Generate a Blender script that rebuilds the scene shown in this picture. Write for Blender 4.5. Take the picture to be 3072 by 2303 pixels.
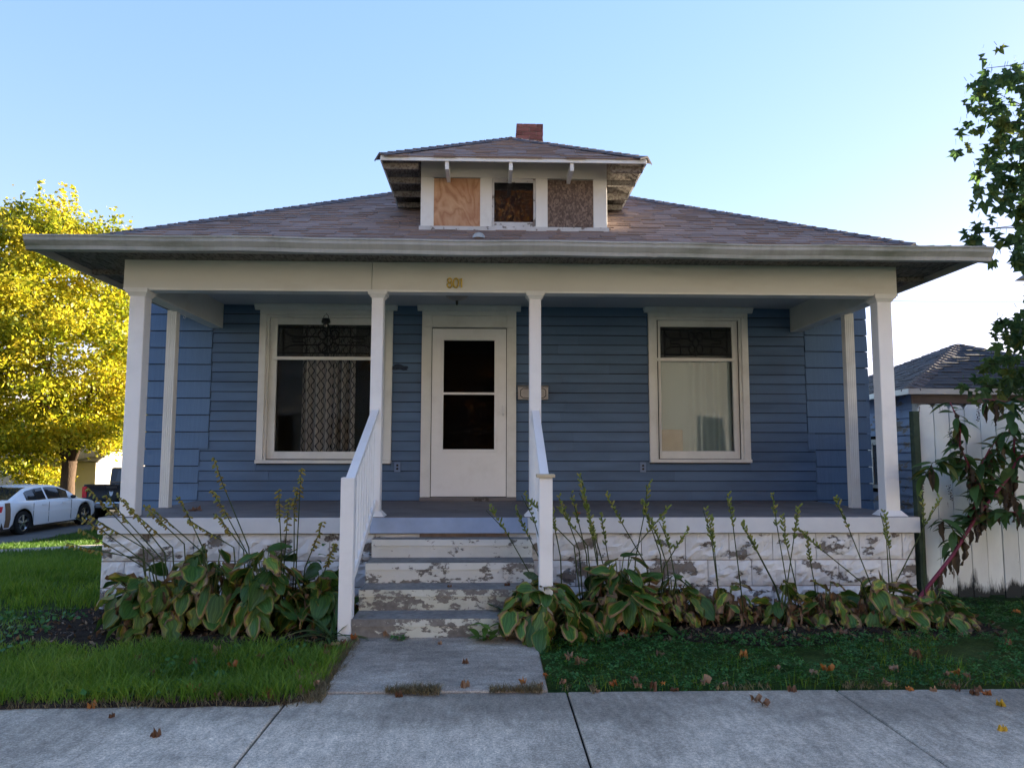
import bpy, bmesh, math, random
import numpy as np
from mathutils import Vector, Matrix, Euler, noise as mnoise

random.seed(7)
RNG = np.random.default_rng(7)
R = math.radians
scene = bpy.context.scene
COL = scene.collection
for o in list(bpy.data.objects):
    bpy.data.objects.remove(o, do_unlink=True)

# ------------------------------------------------------------------ camera
cam_data = bpy.data.cameras.new("camera")
cam = bpy.data.objects.new("camera", cam_data)
COL.objects.link(cam)
cam_data.sensor_fit = 'HORIZONTAL'
cam_data.sensor_width = 36.0
cam_data.lens = 25.868
cam_data.clip_start = 0.05
cam_data.clip_end = 3000
cam.matrix_world = (Matrix.Translation((-0.1358, -6.7599, 0.5884)) @ Matrix.Rotation(-0.0311, 4, 'Z')
                    @ Matrix.Rotation(math.pi / 2 + 0.0921, 4, 'X') @ Matrix.Rotation(0.0018, 4, 'Z'))
scene.camera = cam

# ------------------------------------------------------------------ sky, sun, exposure
SUN_AZ, SUN_EL = R(60), R(14)          # azimuth from +Y (into the picture) towards +X (right)
world = bpy.data.worlds.new("World")
scene.world = world
world.use_nodes = True
wn = world.node_tree
wn.nodes.clear()
w_out = wn.nodes.new('ShaderNodeOutputWorld')
w_bg = wn.nodes.new('ShaderNodeBackground')
w_sky = wn.nodes.new('ShaderNodeTexSky')
w_sky.sky_type = 'NISHITA'
w_sky.sun_disc = False
w_sky.sun_elevation = SUN_EL
w_sky.sun_rotation = SUN_AZ
w_sky.altitude = 200
w_sky.air_density = 1.0
w_sky.dust_density = 0.15
w_sky.ozone_density = 2.5
w_bg.inputs['Strength'].default_value = 0.15
w_gam = wn.nodes.new('ShaderNodeGamma')
w_gam.inputs['Gamma'].default_value = 0.42
wn.links.new(w_sky.outputs[0], w_gam.inputs[0])
w_hsv = wn.nodes.new('ShaderNodeHueSaturation')
w_hsv.inputs['Saturation'].default_value = 1.85
wn.links.new(w_gam.outputs[0], w_hsv.inputs['Color'])
w_tint = wn.nodes.new('ShaderNodeMixRGB')
w_tint.blend_type = 'MULTIPLY'
w_tint.inputs[0].default_value = 1.0
w_tint.inputs[2].default_value = (1.08, 0.80, 0.87, 1)
wn.links.new(w_hsv.outputs[0], w_tint.inputs[1])
wn.links.new(w_tint.outputs[0], w_bg.inputs['Color'])
wn.links.new(w_bg.outputs[0], w_out.inputs[0])

sun_data = bpy.data.lights.new("sun", 'SUN')
sun = bpy.data.objects.new("sun", sun_data)
COL.objects.link(sun)
sun_data.energy = 5.0
sun_data.angle = R(0.53)
sun_data.color = (1.0, 0.86, 0.66)
sd = Vector((math.sin(SUN_AZ) * math.cos(SUN_EL), math.cos(SUN_AZ) * math.cos(SUN_EL), math.sin(SUN_EL)))
sun.rotation_euler = (-sd).to_track_quat('-Z', 'Y').to_euler()
sun.location = sd * 60

scene.view_settings.view_transform = 'Standard'
scene.view_settings.look = 'None'
scene.view_settings.exposure = 2.68
scene.view_settings.gamma = 1.0
scene.view_settings.use_curve_mapping = False
scene.render.engine = 'CYCLES'
scene.cycles.use_denoising = True
scene.cycles.max_bounces = 6
scene.cycles.diffuse_bounces = 3
scene.cycles.glossy_bounces = 3
scene.cycles.transparent_max_bounces = 12
scene.cycles.sample_clamp_indirect = 6.0
scene.render.film_transparent = False

# ------------------------------------------------------------------ materials
def lin(r, g, b):
    f = lambda c: (c / 255 / 12.92) if c <= 10 else ((c / 255 + 0.055) / 1.055) ** 2.4
    return (f(r), f(g), f(b), 1)


class NT:
    def __init__(s, name):
        s.m = bpy.data.materials.new(name)
        s.m.use_nodes = True
        s.t = s.m.node_tree
        s.t.nodes.clear()
        s.out = s.t.nodes.new('ShaderNodeOutputMaterial')

    def n(s, typ, **kw):
        nd = s.t.nodes.new('ShaderNode' + typ)
        for k, v in kw.items():
            setattr(nd, k, v)
        return nd

    def l(s, a, b):
        s.t.links.new(a, b)

    def val(s, sock, v):
        if hasattr(v, 'is_linked') or isinstance(v, bpy.types.NodeSocket):
            s.l(v, sock)
        else:
            sock.default_value = v

    def math(s, op, a, b=0.0, c=0.0, clamp=False):
        nd = s.n('Math', operation=op, use_clamp=clamp)
        s.val(nd.inputs[0], a); s.val(nd.inputs[1], b); s.val(nd.inputs[2], c)
        return nd.outputs[0]

    def mix(s, f, a, b, typ='MIX'):
        nd = s.n('MixRGB', blend_type=typ)
        s.val(nd.inputs[0], f); s.val(nd.inputs[1], a); s.val(nd.inputs[2], b)
        return nd.outputs[0]

    def ramp(s, f, stops, interp='LINEAR'):
        nd = s.n('ValToRGB')
        nd.color_ramp.interpolation = interp
        els = nd.color_ramp.elements
        while len(els) < len(stops):
            els.new(0.5)
        for e, (p, c) in zip(els, stops):
            e.position = p
            e.color = c if hasattr(c, '__len__') else (c, c, c, 1)
        s.l(f, nd.inputs[0])
        return nd.outputs[0]

    def pos(s, scale=(1, 1, 1), kind='pos'):
        if kind == 'pos':
            src = s.n('NewGeometry').outputs['Position']
        elif kind == 'uv':
            src = s.n('UVMap').outputs[0]
        else:
            src = s.n('TexCoord').outputs['Object']
        mp = s.n('Mapping')
        mp.inputs['Scale'].default_value = scale
        s.l(src, mp.inputs[0])
        return mp.outputs[0]

    def noise(s, vec, scale, detail=4.0, rough=0.55, dist=0.0):
        nd = s.n('TexNoise')
        nd.inputs['Scale'].default_value = scale
        nd.inputs['Detail'].default_value = detail
        nd.inputs['Roughness'].default_value = rough
        nd.inputs['Distortion'].default_value = dist
        s.l(vec, nd.inputs['Vector'])
        return nd.outputs['Fac']

    def bump(s, h, strength=0.3, dist=0.01):
        nd = s.n('Bump')
        nd.inputs['Strength'].default_value = strength
        nd.inputs['Distance'].default_value = dist
        s.l(h, nd.inputs['Height'])
        return nd.outputs[0]

    def bsdf(s, col, rough=0.6, spec=0.3, metal=0.0, normal=None):
        b = s.n('BsdfPrincipled')
        s.val(b.inputs['Base Color'], col)
        s.val(b.inputs['Roughness'], rough)
        s.val(b.inputs['Specular IOR Level'], spec)
        b.inputs['Metallic'].default_value = metal
        if normal is not None:
            s.l(normal, b.inputs['Normal'])
        return b.outputs[0]

    def done(s, sh):
        s.l(sh, s.out.inputs[0])
        return s.m


def surf(name, col, rough=0.6, spec=0.3, metal=0.0, var=0.15, scale=3.0, stretch=(1, 1, 1), kind='pos',
         bump=0.15, bscale=60.0, bdist=0.004, objrand=0.0, island=0.0,
         under=None, peel=0.0, pscale=6.0, pstretch=(1, 1, 1), pdetail=8.0, grime=None, gamt=0.4, gscale=1.5, gstretch=(1, 1, 1), g0=0.5, g1=0.78):
    """general weathered surface: base colour, soft variation, optional flaked layer and grime patches"""
    t = NT(name)
    v = t.pos(stretch, kind)
    c = col
    n1 = t.noise(v, scale, 6.0, 0.6)
    c = t.mix(1.0, c, t.ramp(n1, [(0.25, 1 - var), (0.75, 1 + var * 0.6)]), 'MULTIPLY')
    if objrand:
        r = t.n('ObjectInfo').outputs['Random']
        c = t.mix(1.0, c, t.ramp(r, [(0, 1 - objrand), (1, 1 + objrand)]), 'MULTIPLY')
    if island:
        r = t.n('NewGeometry').outputs['Random Per Island']
        c = t.mix(1.0, c, t.ramp(r, [(0, 1 - island), (1, 1 + island)]), 'MULTIPLY')
    if grime is not None:
        g = t.noise(t.pos(gstretch, kind), gscale, 7.0, 0.65)
        c = t.mix(t.ramp(g, [(g0, 0), (g1, gamt)]), c, grime)
    h = t.noise(t.pos(stretch, kind), bscale, 3.0)
    if under is not None:
        pn = t.noise(t.pos(pstretch, kind), pscale, pdetail, 0.65)
        mask = t.ramp(pn, [(max(0, peel - 0.012), 1), (peel + 0.012, 0)])
        u = t.mix(t.noise(v, scale * 6, 4), under, tuple(x * 0.6 for x in under[:3]) + (1,))
        c = t.mix(mask, c, u)
        inv = t.math('SUBTRACT', 1.0, mask)
        h = t.math('MULTIPLY_ADD', h, 0.35, inv)
    nb = t.bump(h, bump, bdist) if bump else None
    return t.done(t.bsdf(c, rough, spec, metal, nb))


def leafy(name, stops, trans=0.35, rough=0.5, kind='island', spec=0.3, tcol=1.25, noise_scale=0.0, nmix=0.5):
    t = NT(name)
    if kind == 'island':
        r = t.n('NewGeometry').outputs['Random Per Island']
    else:
        r = t.n('ObjectInfo').outputs['Random']
    if noise_scale:
        nz = t.noise(t.pos(), noise_scale, 3.0)
        nz = t.ramp(nz, [(0.3, 0), (0.7, 1)])
        r = t.math('ADD', t.math('MULTIPLY', r, 1 - nmix), t.math('MULTIPLY', nz, nmix))
    c = t.ramp(r, stops)
    d = t.bsdf(c, rough, spec)
    tr = t.n('BsdfTranslucent')
    t.l(t.mix(1.0, c, (tcol, tcol, tcol * 0.8, 1), 'MULTIPLY'), tr.inputs[0])
    mx = t.n('MixShader')
    mx.inputs[0].default_value = trans
    t.l(d, mx.inputs[1]); t.l(tr.outputs[0], mx.inputs[2])
    return t.done(mx.outputs[0])


def glass(name, tint=(0.5, 0.55, 0.6, 1), refl=1.0, smudge=0.0):
    t = NT(name)
    tr = t.n('BsdfTransparent'); tr.inputs[0].default_value = tint
    gl = t.n('BsdfGlossy'); gl.inputs['Roughness'].default_value = 0.02
    nb = t.bump(t.noise(t.pos(), 1.6, 2.0), 0.05, 0.02)
    t.l(nb, gl.inputs['Normal'])
    fr = t.n('Fresnel'); fr.inputs[0].default_value = 1.5
    mx = t.n('MixShader')
    t.l(t.math('MULTIPLY', fr.outputs[0], refl, clamp=True), mx.inputs[0])
    t.l(tr.outputs[0], mx.inputs[1]); t.l(gl.outputs[0], mx.inputs[2])
    if smudge:
        df = t.n('BsdfDiffuse'); df.inputs[0].default_value = (0.25, 0.26, 0.26, 1)
        m2 = t.n('MixShader')
        t.l(t.math('MULTIPLY', t.noise(t.pos(), 4, 6), smudge), m2.inputs[0])
        t.l(mx.outputs[0], m2.inputs[1]); t.l(df.outputs[0], m2.inputs[2])
        return t.done(m2.outputs[0])
    return t.done(mx.outputs[0])


CONC = (0.20, 0.195, 0.18, 1)
MT = {}
MT['trim'] = surf('white trim paint', (0.76, 0.76, 0.73, 1), 0.55, 0.3, var=0.10, scale=2.0, bump=0.12, bscale=30,
                  under=(0.33, 0.29, 0.24, 1), peel=0.27, pscale=9, grime=(0.36, 0.33, 0.27, 1), gamt=0.35, gscale=2.2)
MT['frieze'] = surf('aged white beam paint', (0.65, 0.65, 0.61, 1), 0.6, 0.25, var=0.10, scale=1.5, stretch=(0.4, 1, 2), bump=0.15, bscale=22,
                    under=(0.30, 0.26, 0.22, 1), peel=0.235, pscale=7, pstretch=(0.5, 1, 1.6), grime=(0.40, 0.36, 0.29, 1), gamt=0.45, gscale=1.2, gstretch=(0.5, 1, 2))
MT['vinyl'] = surf('white vinyl', (0.84, 0.84, 0.84, 1), 0.35, 0.4, var=0.04, scale=3, bump=0.03, grime=(0.55, 0.54, 0.50, 1), gamt=0.28, gscale=4)
MT['soffit'] = surf('flaking soffit paint', (0.25, 0.225, 0.20, 1), 0.8, 0.1, var=0.3, scale=9, bump=0.4, bscale=25,  # base tone lowered for the shade under the eaves; the flaking is wear
                    under=(0.165, 0.14, 0.12, 1), peel=0.47, pscale=38, pstretch=(1, 0.3, 1))
MT['ceil'] = surf('porch ceiling paint', (0.46, 0.50, 0.54, 1), 0.6, 0.2, var=0.08, scale=2, bump=0.05)
MT['blue'] = surf('blue siding paint', (0.098, 0.165, 0.275, 1), 0.55, 0.25, var=0.2, scale=2.6, stretch=(0.5, 1, 2.5), bump=0.25, bscale=45, objrand=0.09,
                  under=(0.045, 0.07, 0.13, 1), peel=0.20, pscale=18, pstretch=(0.5, 1, 2), grime=(0.10, 0.13, 0.19, 1), gamt=0.5, gscale=1.8)
MT['shake'] = surf('blue grooved shingle siding', (0.118, 0.195, 0.32, 1), 0.6, 0.2, var=0.10, scale=1.8, stretch=(30, 30, 0.6), bump=0.35, bscale=5, bdist=0.004, objrand=0.05)
MT['garage_blue'] = surf('flaking blue garage paint', (0.21, 0.29, 0.46, 1), 0.7, 0.2, var=0.2, scale=3, bump=0.5, bscale=20, objrand=0.1,
                         under=(0.24, 0.22, 0.21, 1), peel=0.44, pscale=4.5, pstretch=(1, 0.6, 1.6))
MT['plain_dark'] = surf('dark interior', (0.03, 0.028, 0.028, 1), 0.9, 0.0, var=0.1, bump=0)
MT['room'] = surf('dim plaster', (0.10, 0.09, 0.08, 1), 0.9, 0.0, var=0.1, bump=0)
MT['glass'] = glass('window glass', (0.95, 0.96, 0.96, 1), 0.4)
MT['glass_dim'] = glass('dim screen glass', (0.6, 0.61, 0.63, 1), 0.10)
MT['glass_dirty'] = glass('dirty dormer glass', (0.4, 0.4, 0.42, 1), 0.8, 0.10)
MT['glass_tr'] = glass('textured transom glass', (0.7, 0.72, 0.74, 1), 0.3, 0.30)
MT['came'] = surf('lead came', (0.008, 0.008, 0.010, 1), 0.6, 0.2, metal=0.0, var=0.2, bump=0)
MT['slabtop'] = surf('worn porch floor', (0.21, 0.19, 0.185, 1), 0.8, 0.2, var=0.25, scale=2.5, bump=0.2, bscale=40,
                     under=(0.10, 0.085, 0.075, 1), peel=0.36, pscale=3, pstretch=(1, 3, 1))
MT['slabface'] = surf('white painted concrete edge', (0.66, 0.68, 0.70, 1), 0.65, 0.25, var=0.10, scale=3, bump=0.35, bscale=35,
                      under=(0.27, 0.255, 0.23, 1), peel=0.27, pscale=8, grime=(0.40, 0.44, 0.50, 1), gamt=0.3, gscale=2)
MT['slabblue'] = surf('pale blue painted concrete edge', (0.34, 0.43, 0.60, 1), 0.65, 0.25, var=0.18, scale=4, bump=0.35, bscale=35,
                      under=(0.62, 0.64, 0.66, 1), peel=0.30, pscale=9)
MT['block'] = surf('painted rock-face block', (0.72, 0.73, 0.73, 1), 0.75, 0.15, var=0.15, scale=9, bump=0.9, bscale=22, bdist=0.012,
                   under=(0.24, 0.215, 0.19, 1), peel=0.435, pscale=3.3, pdetail=9, pstretch=(1, 1, 1.5), grime=(0.50, 0.50, 0.48, 1), gamt=0.3, gscale=5)
MT['mortar'] = surf('old mortar', (0.30, 0.24, 0.215, 1), 0.9, 0.05, var=0.3, scale=12, bump=0.4, bscale=50)
for i, pl in enumerate((0.385, 0.435, 0.485, 0.525)):
    t = NT('step paint %d' % i)
    geo = t.n('NewGeometry')
    sep = t.n('SeparateXYZ'); t.l(geo.outputs['Normal'], sep.inputs[0])
    top = t.ramp(sep.outputs[2], [(0.4, 0), (0.6, 1)])
    p = t.pos()
    n1 = t.noise(p, 3, 6); n2 = t.noise(p, 26, 5)
    conc = t.mix(t.ramp(n1, [(0.3, 0), (0.7, 1)]), (0.17, 0.16, 0.15, 1), (0.29, 0.275, 0.25, 1))
    conc = t.mix(0.5, conc, t.ramp(n2, [(0.3, 0.55), (0.7, 1.4)]), 'MULTIPLY')
    pn = t.noise(t.pos((0.7, 1, 1.25)), 15, 10, 0.72)
    pn = t.math('ADD', pn, t.math('MULTIPLY_ADD', t.noise(t.pos((1, 1, 2)), 2.6, 3), 0.7, -0.35))
    mask = t.ramp(pn, [(pl - 0.015, 1), (pl + 0.015, 0)])
    paint = t.mix(t.ramp(n1, [(0.3, 0), (0.75, 1)]), (0.60, 0.61, 0.56, 1), (0.46, 0.47, 0.38, 1) if i > 1 else (0.68, 0.70, 0.70, 1))
    c = t.mix(mask, paint, t.mix(0.25, conc, (0.09, 0.08, 0.07, 1)))
    c = t.mix(top, c, conc)
    nb = t.bump(t.math('ADD', t.math('SUBTRACT', 1.0, mask), n2), 0.5, 0.006)
    MT['step%d' % i] = t.done(t.bsdf(c, 0.8, 0.15, 0, nb))


def concrete(name, base, dark, sc=1.0, streak=(1, 1, 1), silt=None):
    t = NT(name)
    p = t.pos()
    big = t.noise(p, 0.9 * sc, 6, 0.6)
    mid = t.noise(t.pos(streak), 7 * sc, 6, 0.7)
    fine = t.noise(p, 70, 4, 0.7)
    spk = t.noise(p, 190, 2, 0.5)
    c = t.mix(t.ramp(big, [(0.40, 0), (0.60, 1)]), dark, base)
    c = t.mix(0.75, c, t.ramp(mid, [(0.32, 0.62), (0.68, 1.28)]), 'MULTIPLY')
    c = t.mix(0.8, c, t.ramp(fine, [(0.3, 0.5), (0.7, 1.45)]), 'MULTIPLY')
    c = t.mix(0.5, c, t.ramp(spk, [(0.35, 0.5), (0.65, 1.4)]), 'MULTIPLY')
    if silt is not None:      # ragged band of washed-out soil along the lawn edge
        sp = t.n('SeparateXYZ'); t.l(p, sp.inputs[0])
        e = t.math('ADD', sp.outputs[1], t.math('MULTIPLY_ADD', t.noise(t.pos((0.5, 1, 1)), 3.2, 7, 0.7), 0.7, -0.35))
        c = t.mix(t.ramp(t.math('MULTIPLY_ADD', e, 1.0, 3.5), [(silt, 0), (min(1, silt + 0.35), 0.36)]), c, (0.12, 0.105, 0.085, 1))
        blot = t.noise(t.pos((1, 1.6, 1), 'pos'), 2.3, 5, 0.6)
        c = t.mix(t.ramp(blot, [(0.56, 0), (0.70, 0.3)]), c, (0.15, 0.14, 0.125, 1))
    h = t.math('ADD', fine, t.math('MULTIPLY', spk, 0.6))
    r = t.n('ObjectInfo').outputs['Random']
    c = t.mix(1.0, c, t.ramp(r, [(0, 0.93), (1, 1.06)]), 'MULTIPLY')
    return t.done(t.bsdf(c, 0.85, 0.15, 0, t.bump(h, 0.6, 0.004)))


MT['walk'] = concrete('old sidewalk concrete', (0.72, 0.615, 0.48, 1), (0.40, 0.34, 0.265, 1), 1.0, (2.6, 0.8, 1), silt=0.62)
MT['path'] = concrete('path concrete', (0.46, 0.395, 0.32, 1), (0.28, 0.24, 0.195, 1), 1.3, (0.8, 2.0, 1))
MT['joint'] = surf('joint dirt', (0.03, 0.027, 0.022, 1), 0.95, 0.0, var=0.4, scale=30, bump=0.2)
MT['asphalt'] = surf('asphalt', (0.11, 0.108, 0.105, 1), 0.85, 0.15, var=0.25, scale=1.2, bump=0.4, bscale=120)


def ground_mat():
    t = NT('yard ground')
    p = t.pos()
    n1 = t.noise(p, 0.7, 6); n2 = t.noise(p, 9, 6, 0.7); n3 = t.noise(p, 60, 4)
    g = t.mix(t.ramp(n2, [(0.3, 0), (0.7, 1)]), (0.022, 0.045, 0.012, 1), (0.055, 0.10, 0.022, 1))
    g = t.mix(t.ramp(n1, [(0.42, 0), (0.7, 0.5)]), g, (0.10, 0.095, 0.03, 1))
    g = t.mix(0.6, g, t.ramp(n3, [(0.3, 0.5), (0.7, 1.4)]), 'MULTIPLY')
    return t.done(t.bsdf(g, 0.9, 0.1, 0, t.bump(n3, 0.6, 0.02)))


MT['ground'] = ground_mat()
MT['soil'] = surf('dark garden soil', (0.040, 0.030, 0.023, 1), 0.95, 0.05, var=0.5, scale=14, bump=0.9, bscale=40, bdist=0.02)
MT['shingle'] = surf('brown asphalt shingle', (0.26, 0.192, 0.165, 1), 0.9, 0.1, var=0.12, scale=1.3, bump=0.35, bscale=160, bdist=0.003, island=0.22, objrand=0.18)
MT['hipcap'] = surf('hip cap shingle', (0.15, 0.13, 0.135, 1), 0.9, 0.15, var=0.2, scale=3, bump=0.3, bscale=160, bdist=0.003, island=0.15)
MT['gutter'] = surf('stained aluminium gutter', (0.40, 0.41, 0.40, 1), 0.5, 0.35, var=0.15, scale=3, stretch=(6, 1, 0.5), bump=0.05,
                    grime=(0.10, 0.125, 0.07, 1), gamt=0.8, gscale=1.1, gstretch=(0.9, 1, 4), g0=0.45, g1=0.70)
MT['fascia'] = surf('grey fascia', (0.42, 0.41, 0.38, 1), 0.6, 0.25, var=0.15, scale=3, bump=0.1)
MT['brick'] = surf('chimney brick', (0.20, 0.085, 0.075, 1), 0.85, 0.1, var=0.3, scale=14, bump=0.5, bscale=60, objrand=0.3)
MT['gold'] = surf('tarnished brass number', (0.55, 0.40, 0.09, 1), 0.45, 0.5, metal=0.35, var=0.3, scale=25, bump=0.1)
MT['bronze'] = surf('bronze lamp metal', (0.07, 0.065, 0.06, 1), 0.4, 0.5, metal=0.6, var=0.2, scale=20, bump=0)
MT['lampglass'] = surf('frosted lamp glass', (0.30, 0.29, 0.27, 1), 0.35, 0.5, var=0.1, bump=0)
MT['mail'] = surf('worn metal mailbox', (0.34, 0.33, 0.33, 1), 0.45, 0.4, metal=0.3, var=0.2, scale=10, bump=0.1, grime=(0.12, 0.10, 0.09, 1), gamt=0.6, gscale=6)
MT['outlet'] = surf('painted outlet plate', (0.16, 0.23, 0.37, 1), 0.45, 0.3, var=0.1, bump=0)
MT['black'] = surf('black plastic', (0.012, 0.012, 0.013, 1), 0.45, 0.4, var=0.1, bump=0)
MT['capwood'] = surf('bare wood cap', (0.55, 0.47, 0.33, 1), 0.6, 0.2, var=0.15, scale=20, stretch=(1, 6, 1), bump=0.1)
MT['box'] = surf('cardboard', (0.33, 0.27, 0.20, 1), 0.8, 0.1, var=0.15, scale=10, bump=0.05)
MT['sheer'] = surf('pale curtain cloth', (0.30, 0.38, 0.37, 1), 0.9, 0.05, var=0.06, scale=3, bump=0.05, bscale=200)


def ply():
    t = NT('plywood')
    v = t.pos((1, 1, 0.55))
    n0 = t.noise(v, 1.9, 3, 0.5, 1.4)
    w = t.math('FRACT', t.math('MULTIPLY', n0, 6.5))
    w = t.math('PINGPONG', w, 0.5)
    n2 = t.noise(t.pos((5, 1, 40)), 4, 3)
    c = t.ramp(t.math('ADD', t.math('MULTIPLY', w, 1.4), t.math('MULTIPLY', n2, 0.3)), [(0.12, (0.36, 0.19, 0.105, 1)), (0.4, (0.48, 0.28, 0.16, 1)), (0.85, (0.56, 0.36, 0.22, 1))])
    big = t.noise(t.pos(), 2.2, 4)
    c = t.mix(t.ramp(big, [(0.45, 0), (0.65, 0.6)]), c, (0.36, 0.17, 0.10, 1))
    return t.done(t.bsdf(c, 0.7, 0.2))


def osb():
    t = NT('weathered strand board')
    vo = t.n('TexVoronoi'); vo.feature = 'F1'
    vo.inputs['Scale'].default_value = 60
    mp = t.pos((1, 1, 0.6)); t.l(mp, vo.inputs['Vector'])
    sp = t.n('SeparateColor'); t.l(vo.outputs['Color'], sp.inputs[0])
    c = t.ramp(sp.outputs[0], [(0, (0.10, 0.075, 0.065, 1)), (0.5, (0.155, 0.115, 0.095, 1)), (1, (0.25, 0.19, 0.155, 1))])
    c = t.mix(0.6, c, t.ramp(t.noise(t.pos((1, 1, 0.4)), 3, 6), [(0.3, 0.65), (0.7, 1.25)]), 'MULTIPLY')
    return t.done(t.bsdf(c, 0.8, 0.1, 0, t.bump(vo.outputs['Distance'], 0.3, 0.004)))


MT['ply'] = ply()
MT['osb'] = osb()


def curtain_mat():
    t = NT('lattice print curtain')
    uv = t.n('UVMap').outputs[0]
    sp = t.n('SeparateXYZ'); t.l(uv, sp.inputs[0])
    u = t.math('MULTIPLY', sp.outputs[0], 4.2)
    vv = t.math('MULTIPLY', sp.outputs[1], 8.0)
    s = t.math('SINE', t.math('MULTIPLY', vv, 2 * math.pi))
    a = t.math('ABSOLUTE', t.math('SUBTRACT', t.math('FRACT', u), 0.5))
    d = t.math('ABSOLUTE', t.math('SUBTRACT', a, t.math('MULTIPLY_ADD', s, 0.15, 0.25)))
    line = t.ramp(d, [(0.055, 1), (0.075, 0)])
    a2 = t.math('ABSOLUTE', t.math('SUBTRACT', t.math('FRACT', vv), 0.25))
    d2 = t.math('MULTIPLY', t.ramp(a2, [(0.05, 1), (0.07, 0)]), t.ramp(a, [(0.12, 0), (0.13, 0)]))
    c = t.mix(line, (0.34, 0.31, 0.28, 1), (0.02, 0.022, 0.03, 1))
    df = t.bsdf(c, 0.9, 0.05)
    return t.done(df)


MT['curtain'] = curtain_mat()


def fence_mat():
    t = NT('flaking white fence paint')
    v = t.pos((1, 1, 0.25))
    n1 = t.noise(v, 9, 8, 0.65)
    n1 = t.math('ADD', n1, t.math('MULTIPLY_ADD', t.n('ObjectInfo').outputs['Random'], 0.07, -0.035))
    sep = t.n('SeparateXYZ'); t.l(t.n('NewGeometry').outputs['Position'], sep.inputs[0])
    z = sep.outputs[2]
    # rotten feet of the boards: mould grows up from the soil line in ragged tongues
    rot = t.math('MULTIPLY_ADD', n1, 0.75, t.math('MULTIPLY', t.math('ADD', z, 0.72), -1.0))
    rotm = t.ramp(rot, [(0.24, 0), (0.33, 1)])
    peel = t.ramp(n1, [(0.35, 1), (0.37, 0)])
    c = t.mix(t.ramp(t.noise(t.pos((1, 1, 0.5)), 4, 6), [(0.3, 0), (0.7, 1)]), (0.62, 0.66, 0.65, 1), (0.76, 0.80, 0.79, 1))
    r = t.n('ObjectInfo').outputs['Random']
    c = t.mix(1.0, c, t.ramp(r, [(0, 0.86), (1, 1.06)]), 'MULTIPLY')
    c = t.mix(peel, c, (0.20, 0.19, 0.175, 1))
    c = t.mix(rotm, c, (0.035, 0.04, 0.04, 1))
    return t.done(t.bsdf(c, 0.8, 0.15, 0, t.bump(n1, 0.4, 0.006)))


MT['fence'] = fence_mat()
MT['oldpost'] = surf('mossy fence post', (0.06, 0.085, 0.06, 1), 0.9, 0.1, var=0.4, scale=8, bump=0.4)
MT['garroof'] = surf('dark garage shingle', (0.085, 0.085, 0.095, 1), 0.9, 0.15, var=0.2, scale=2, bump=0.3, bscale=120, island=0.25)
MT['garwood'] = surf('weathered fascia wood', (0.16, 0.13, 0.12, 1), 0.85, 0.1, var=0.3, scale=6, stretch=(1, 1, 5), bump=0.3)
MT['gutterw'] = surf('white gutter', (0.62, 0.62, 0.62, 1), 0.5, 0.3, var=0.1, bump=0)
MT['oldtrim'] = surf('weathered white trim', (0.55, 0.55, 0.55, 1), 0.75, 0.15, var=0.2, scale=5, bump=0.4, bscale=30, under=(0.25, 0.22, 0.2, 1), peel=0.42, pscale=10)
MT['cream'] = surf('cream lap siding', (0.58, 0.52, 0.42, 1), 0.6, 0.2, var=0.05, bump=0)
MT['whitesiding'] = surf('white house siding', (0.76, 0.73, 0.67, 1), 0.6, 0.2, var=0.05, bump=0)
MT['greyroof'] = surf('grey roof shingle', (0.16, 0.155, 0.15, 1), 0.9, 0.1, var=0.2, scale=2, bump=0.3, bscale=30)
MT['carwhite'] = surf('white car paint', (0.75, 0.76, 0.78, 1), 0.18, 0.5, var=0.02, bump=0)
MT['carblack'] = surf('black truck paint', (0.012, 0.012, 0.013, 1), 0.15, 0.5, var=0.1, bump=0)
MT['carglass'] = surf('tinted car glass', (0.02, 0.022, 0.025, 1), 0.04, 0.7, var=0.05, bump=0)
MT['rubber'] = surf('tyre rubber', (0.015, 0.015, 0.015, 1), 0.8, 0.2, var=0.1, bump=0)
MT['chrome'] = surf('bright alloy', (0.65, 0.66, 0.68, 1), 0.2, 0.5, metal=1.0, var=0.05, bump=0)
MT['redlamp'] = surf('red lamp lens', (0.55, 0.015, 0.02, 1), 0.2, 0.5, var=0.05, bump=0)
MT['brownstripe'] = surf('brown decal stripe', (0.17, 0.105, 0.06, 1), 0.25, 0.4, var=0.15, bump=0)
MT['bark'] = surf('maple bark', (0.095, 0.065, 0.045, 1), 0.9, 0.1, var=0.35, scale=6, stretch=(3, 3, 0.6), bump=0.8, bscale=12, bdist=0.03)
MT['twig'] = surf('twig bark', (0.05, 0.04, 0.032, 1), 0.85, 0.1, var=0.2, bump=0.1)
MT['maple_y'] = leafy('autumn maple leaf', [(0, (0.07, 0.10, 0.01, 1)), (0.3, (0.20, 0.24, 0.015, 1)), (0.62, (0.46, 0.40, 0.025, 1)), (1, (0.62, 0.43, 0.035, 1))], 0.5, noise_scale=0.7, nmix=0.55)
MT['maple_o'] = leafy('orange maple leaf', [(0, (0.12, 0.06, 0.01, 1)), (0.5, (0.38, 0.15, 0.015, 1)), (1, (0.50, 0.26, 0.03, 1))], 0.4, noise_scale=0.45, nmix=0.4)
MT['maple_d'] = leafy('dark green leaf mass', [(0, (0.02, 0.04, 0.008, 1)), (1, (0.09, 0.12, 0.02, 1))], 0.35, noise_scale=0.45, nmix=0.4)
MT['maple_g'] = leafy('green maple leaf', [(0, (0.05, 0.10, 0.045, 1)), (0.7, (0.10, 0.17, 0.06, 1)), (1, (0.17, 0.20, 0.05, 1))], 0.55, kind='object')
MT['maple_gi'] = leafy('green maple foliage', [(0, (0.05, 0.10, 0.045, 1)), (0.7, (0.10, 0.17, 0.06, 1)), (1, (0.17, 0.20, 0.05, 1))], 0.55)
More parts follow.
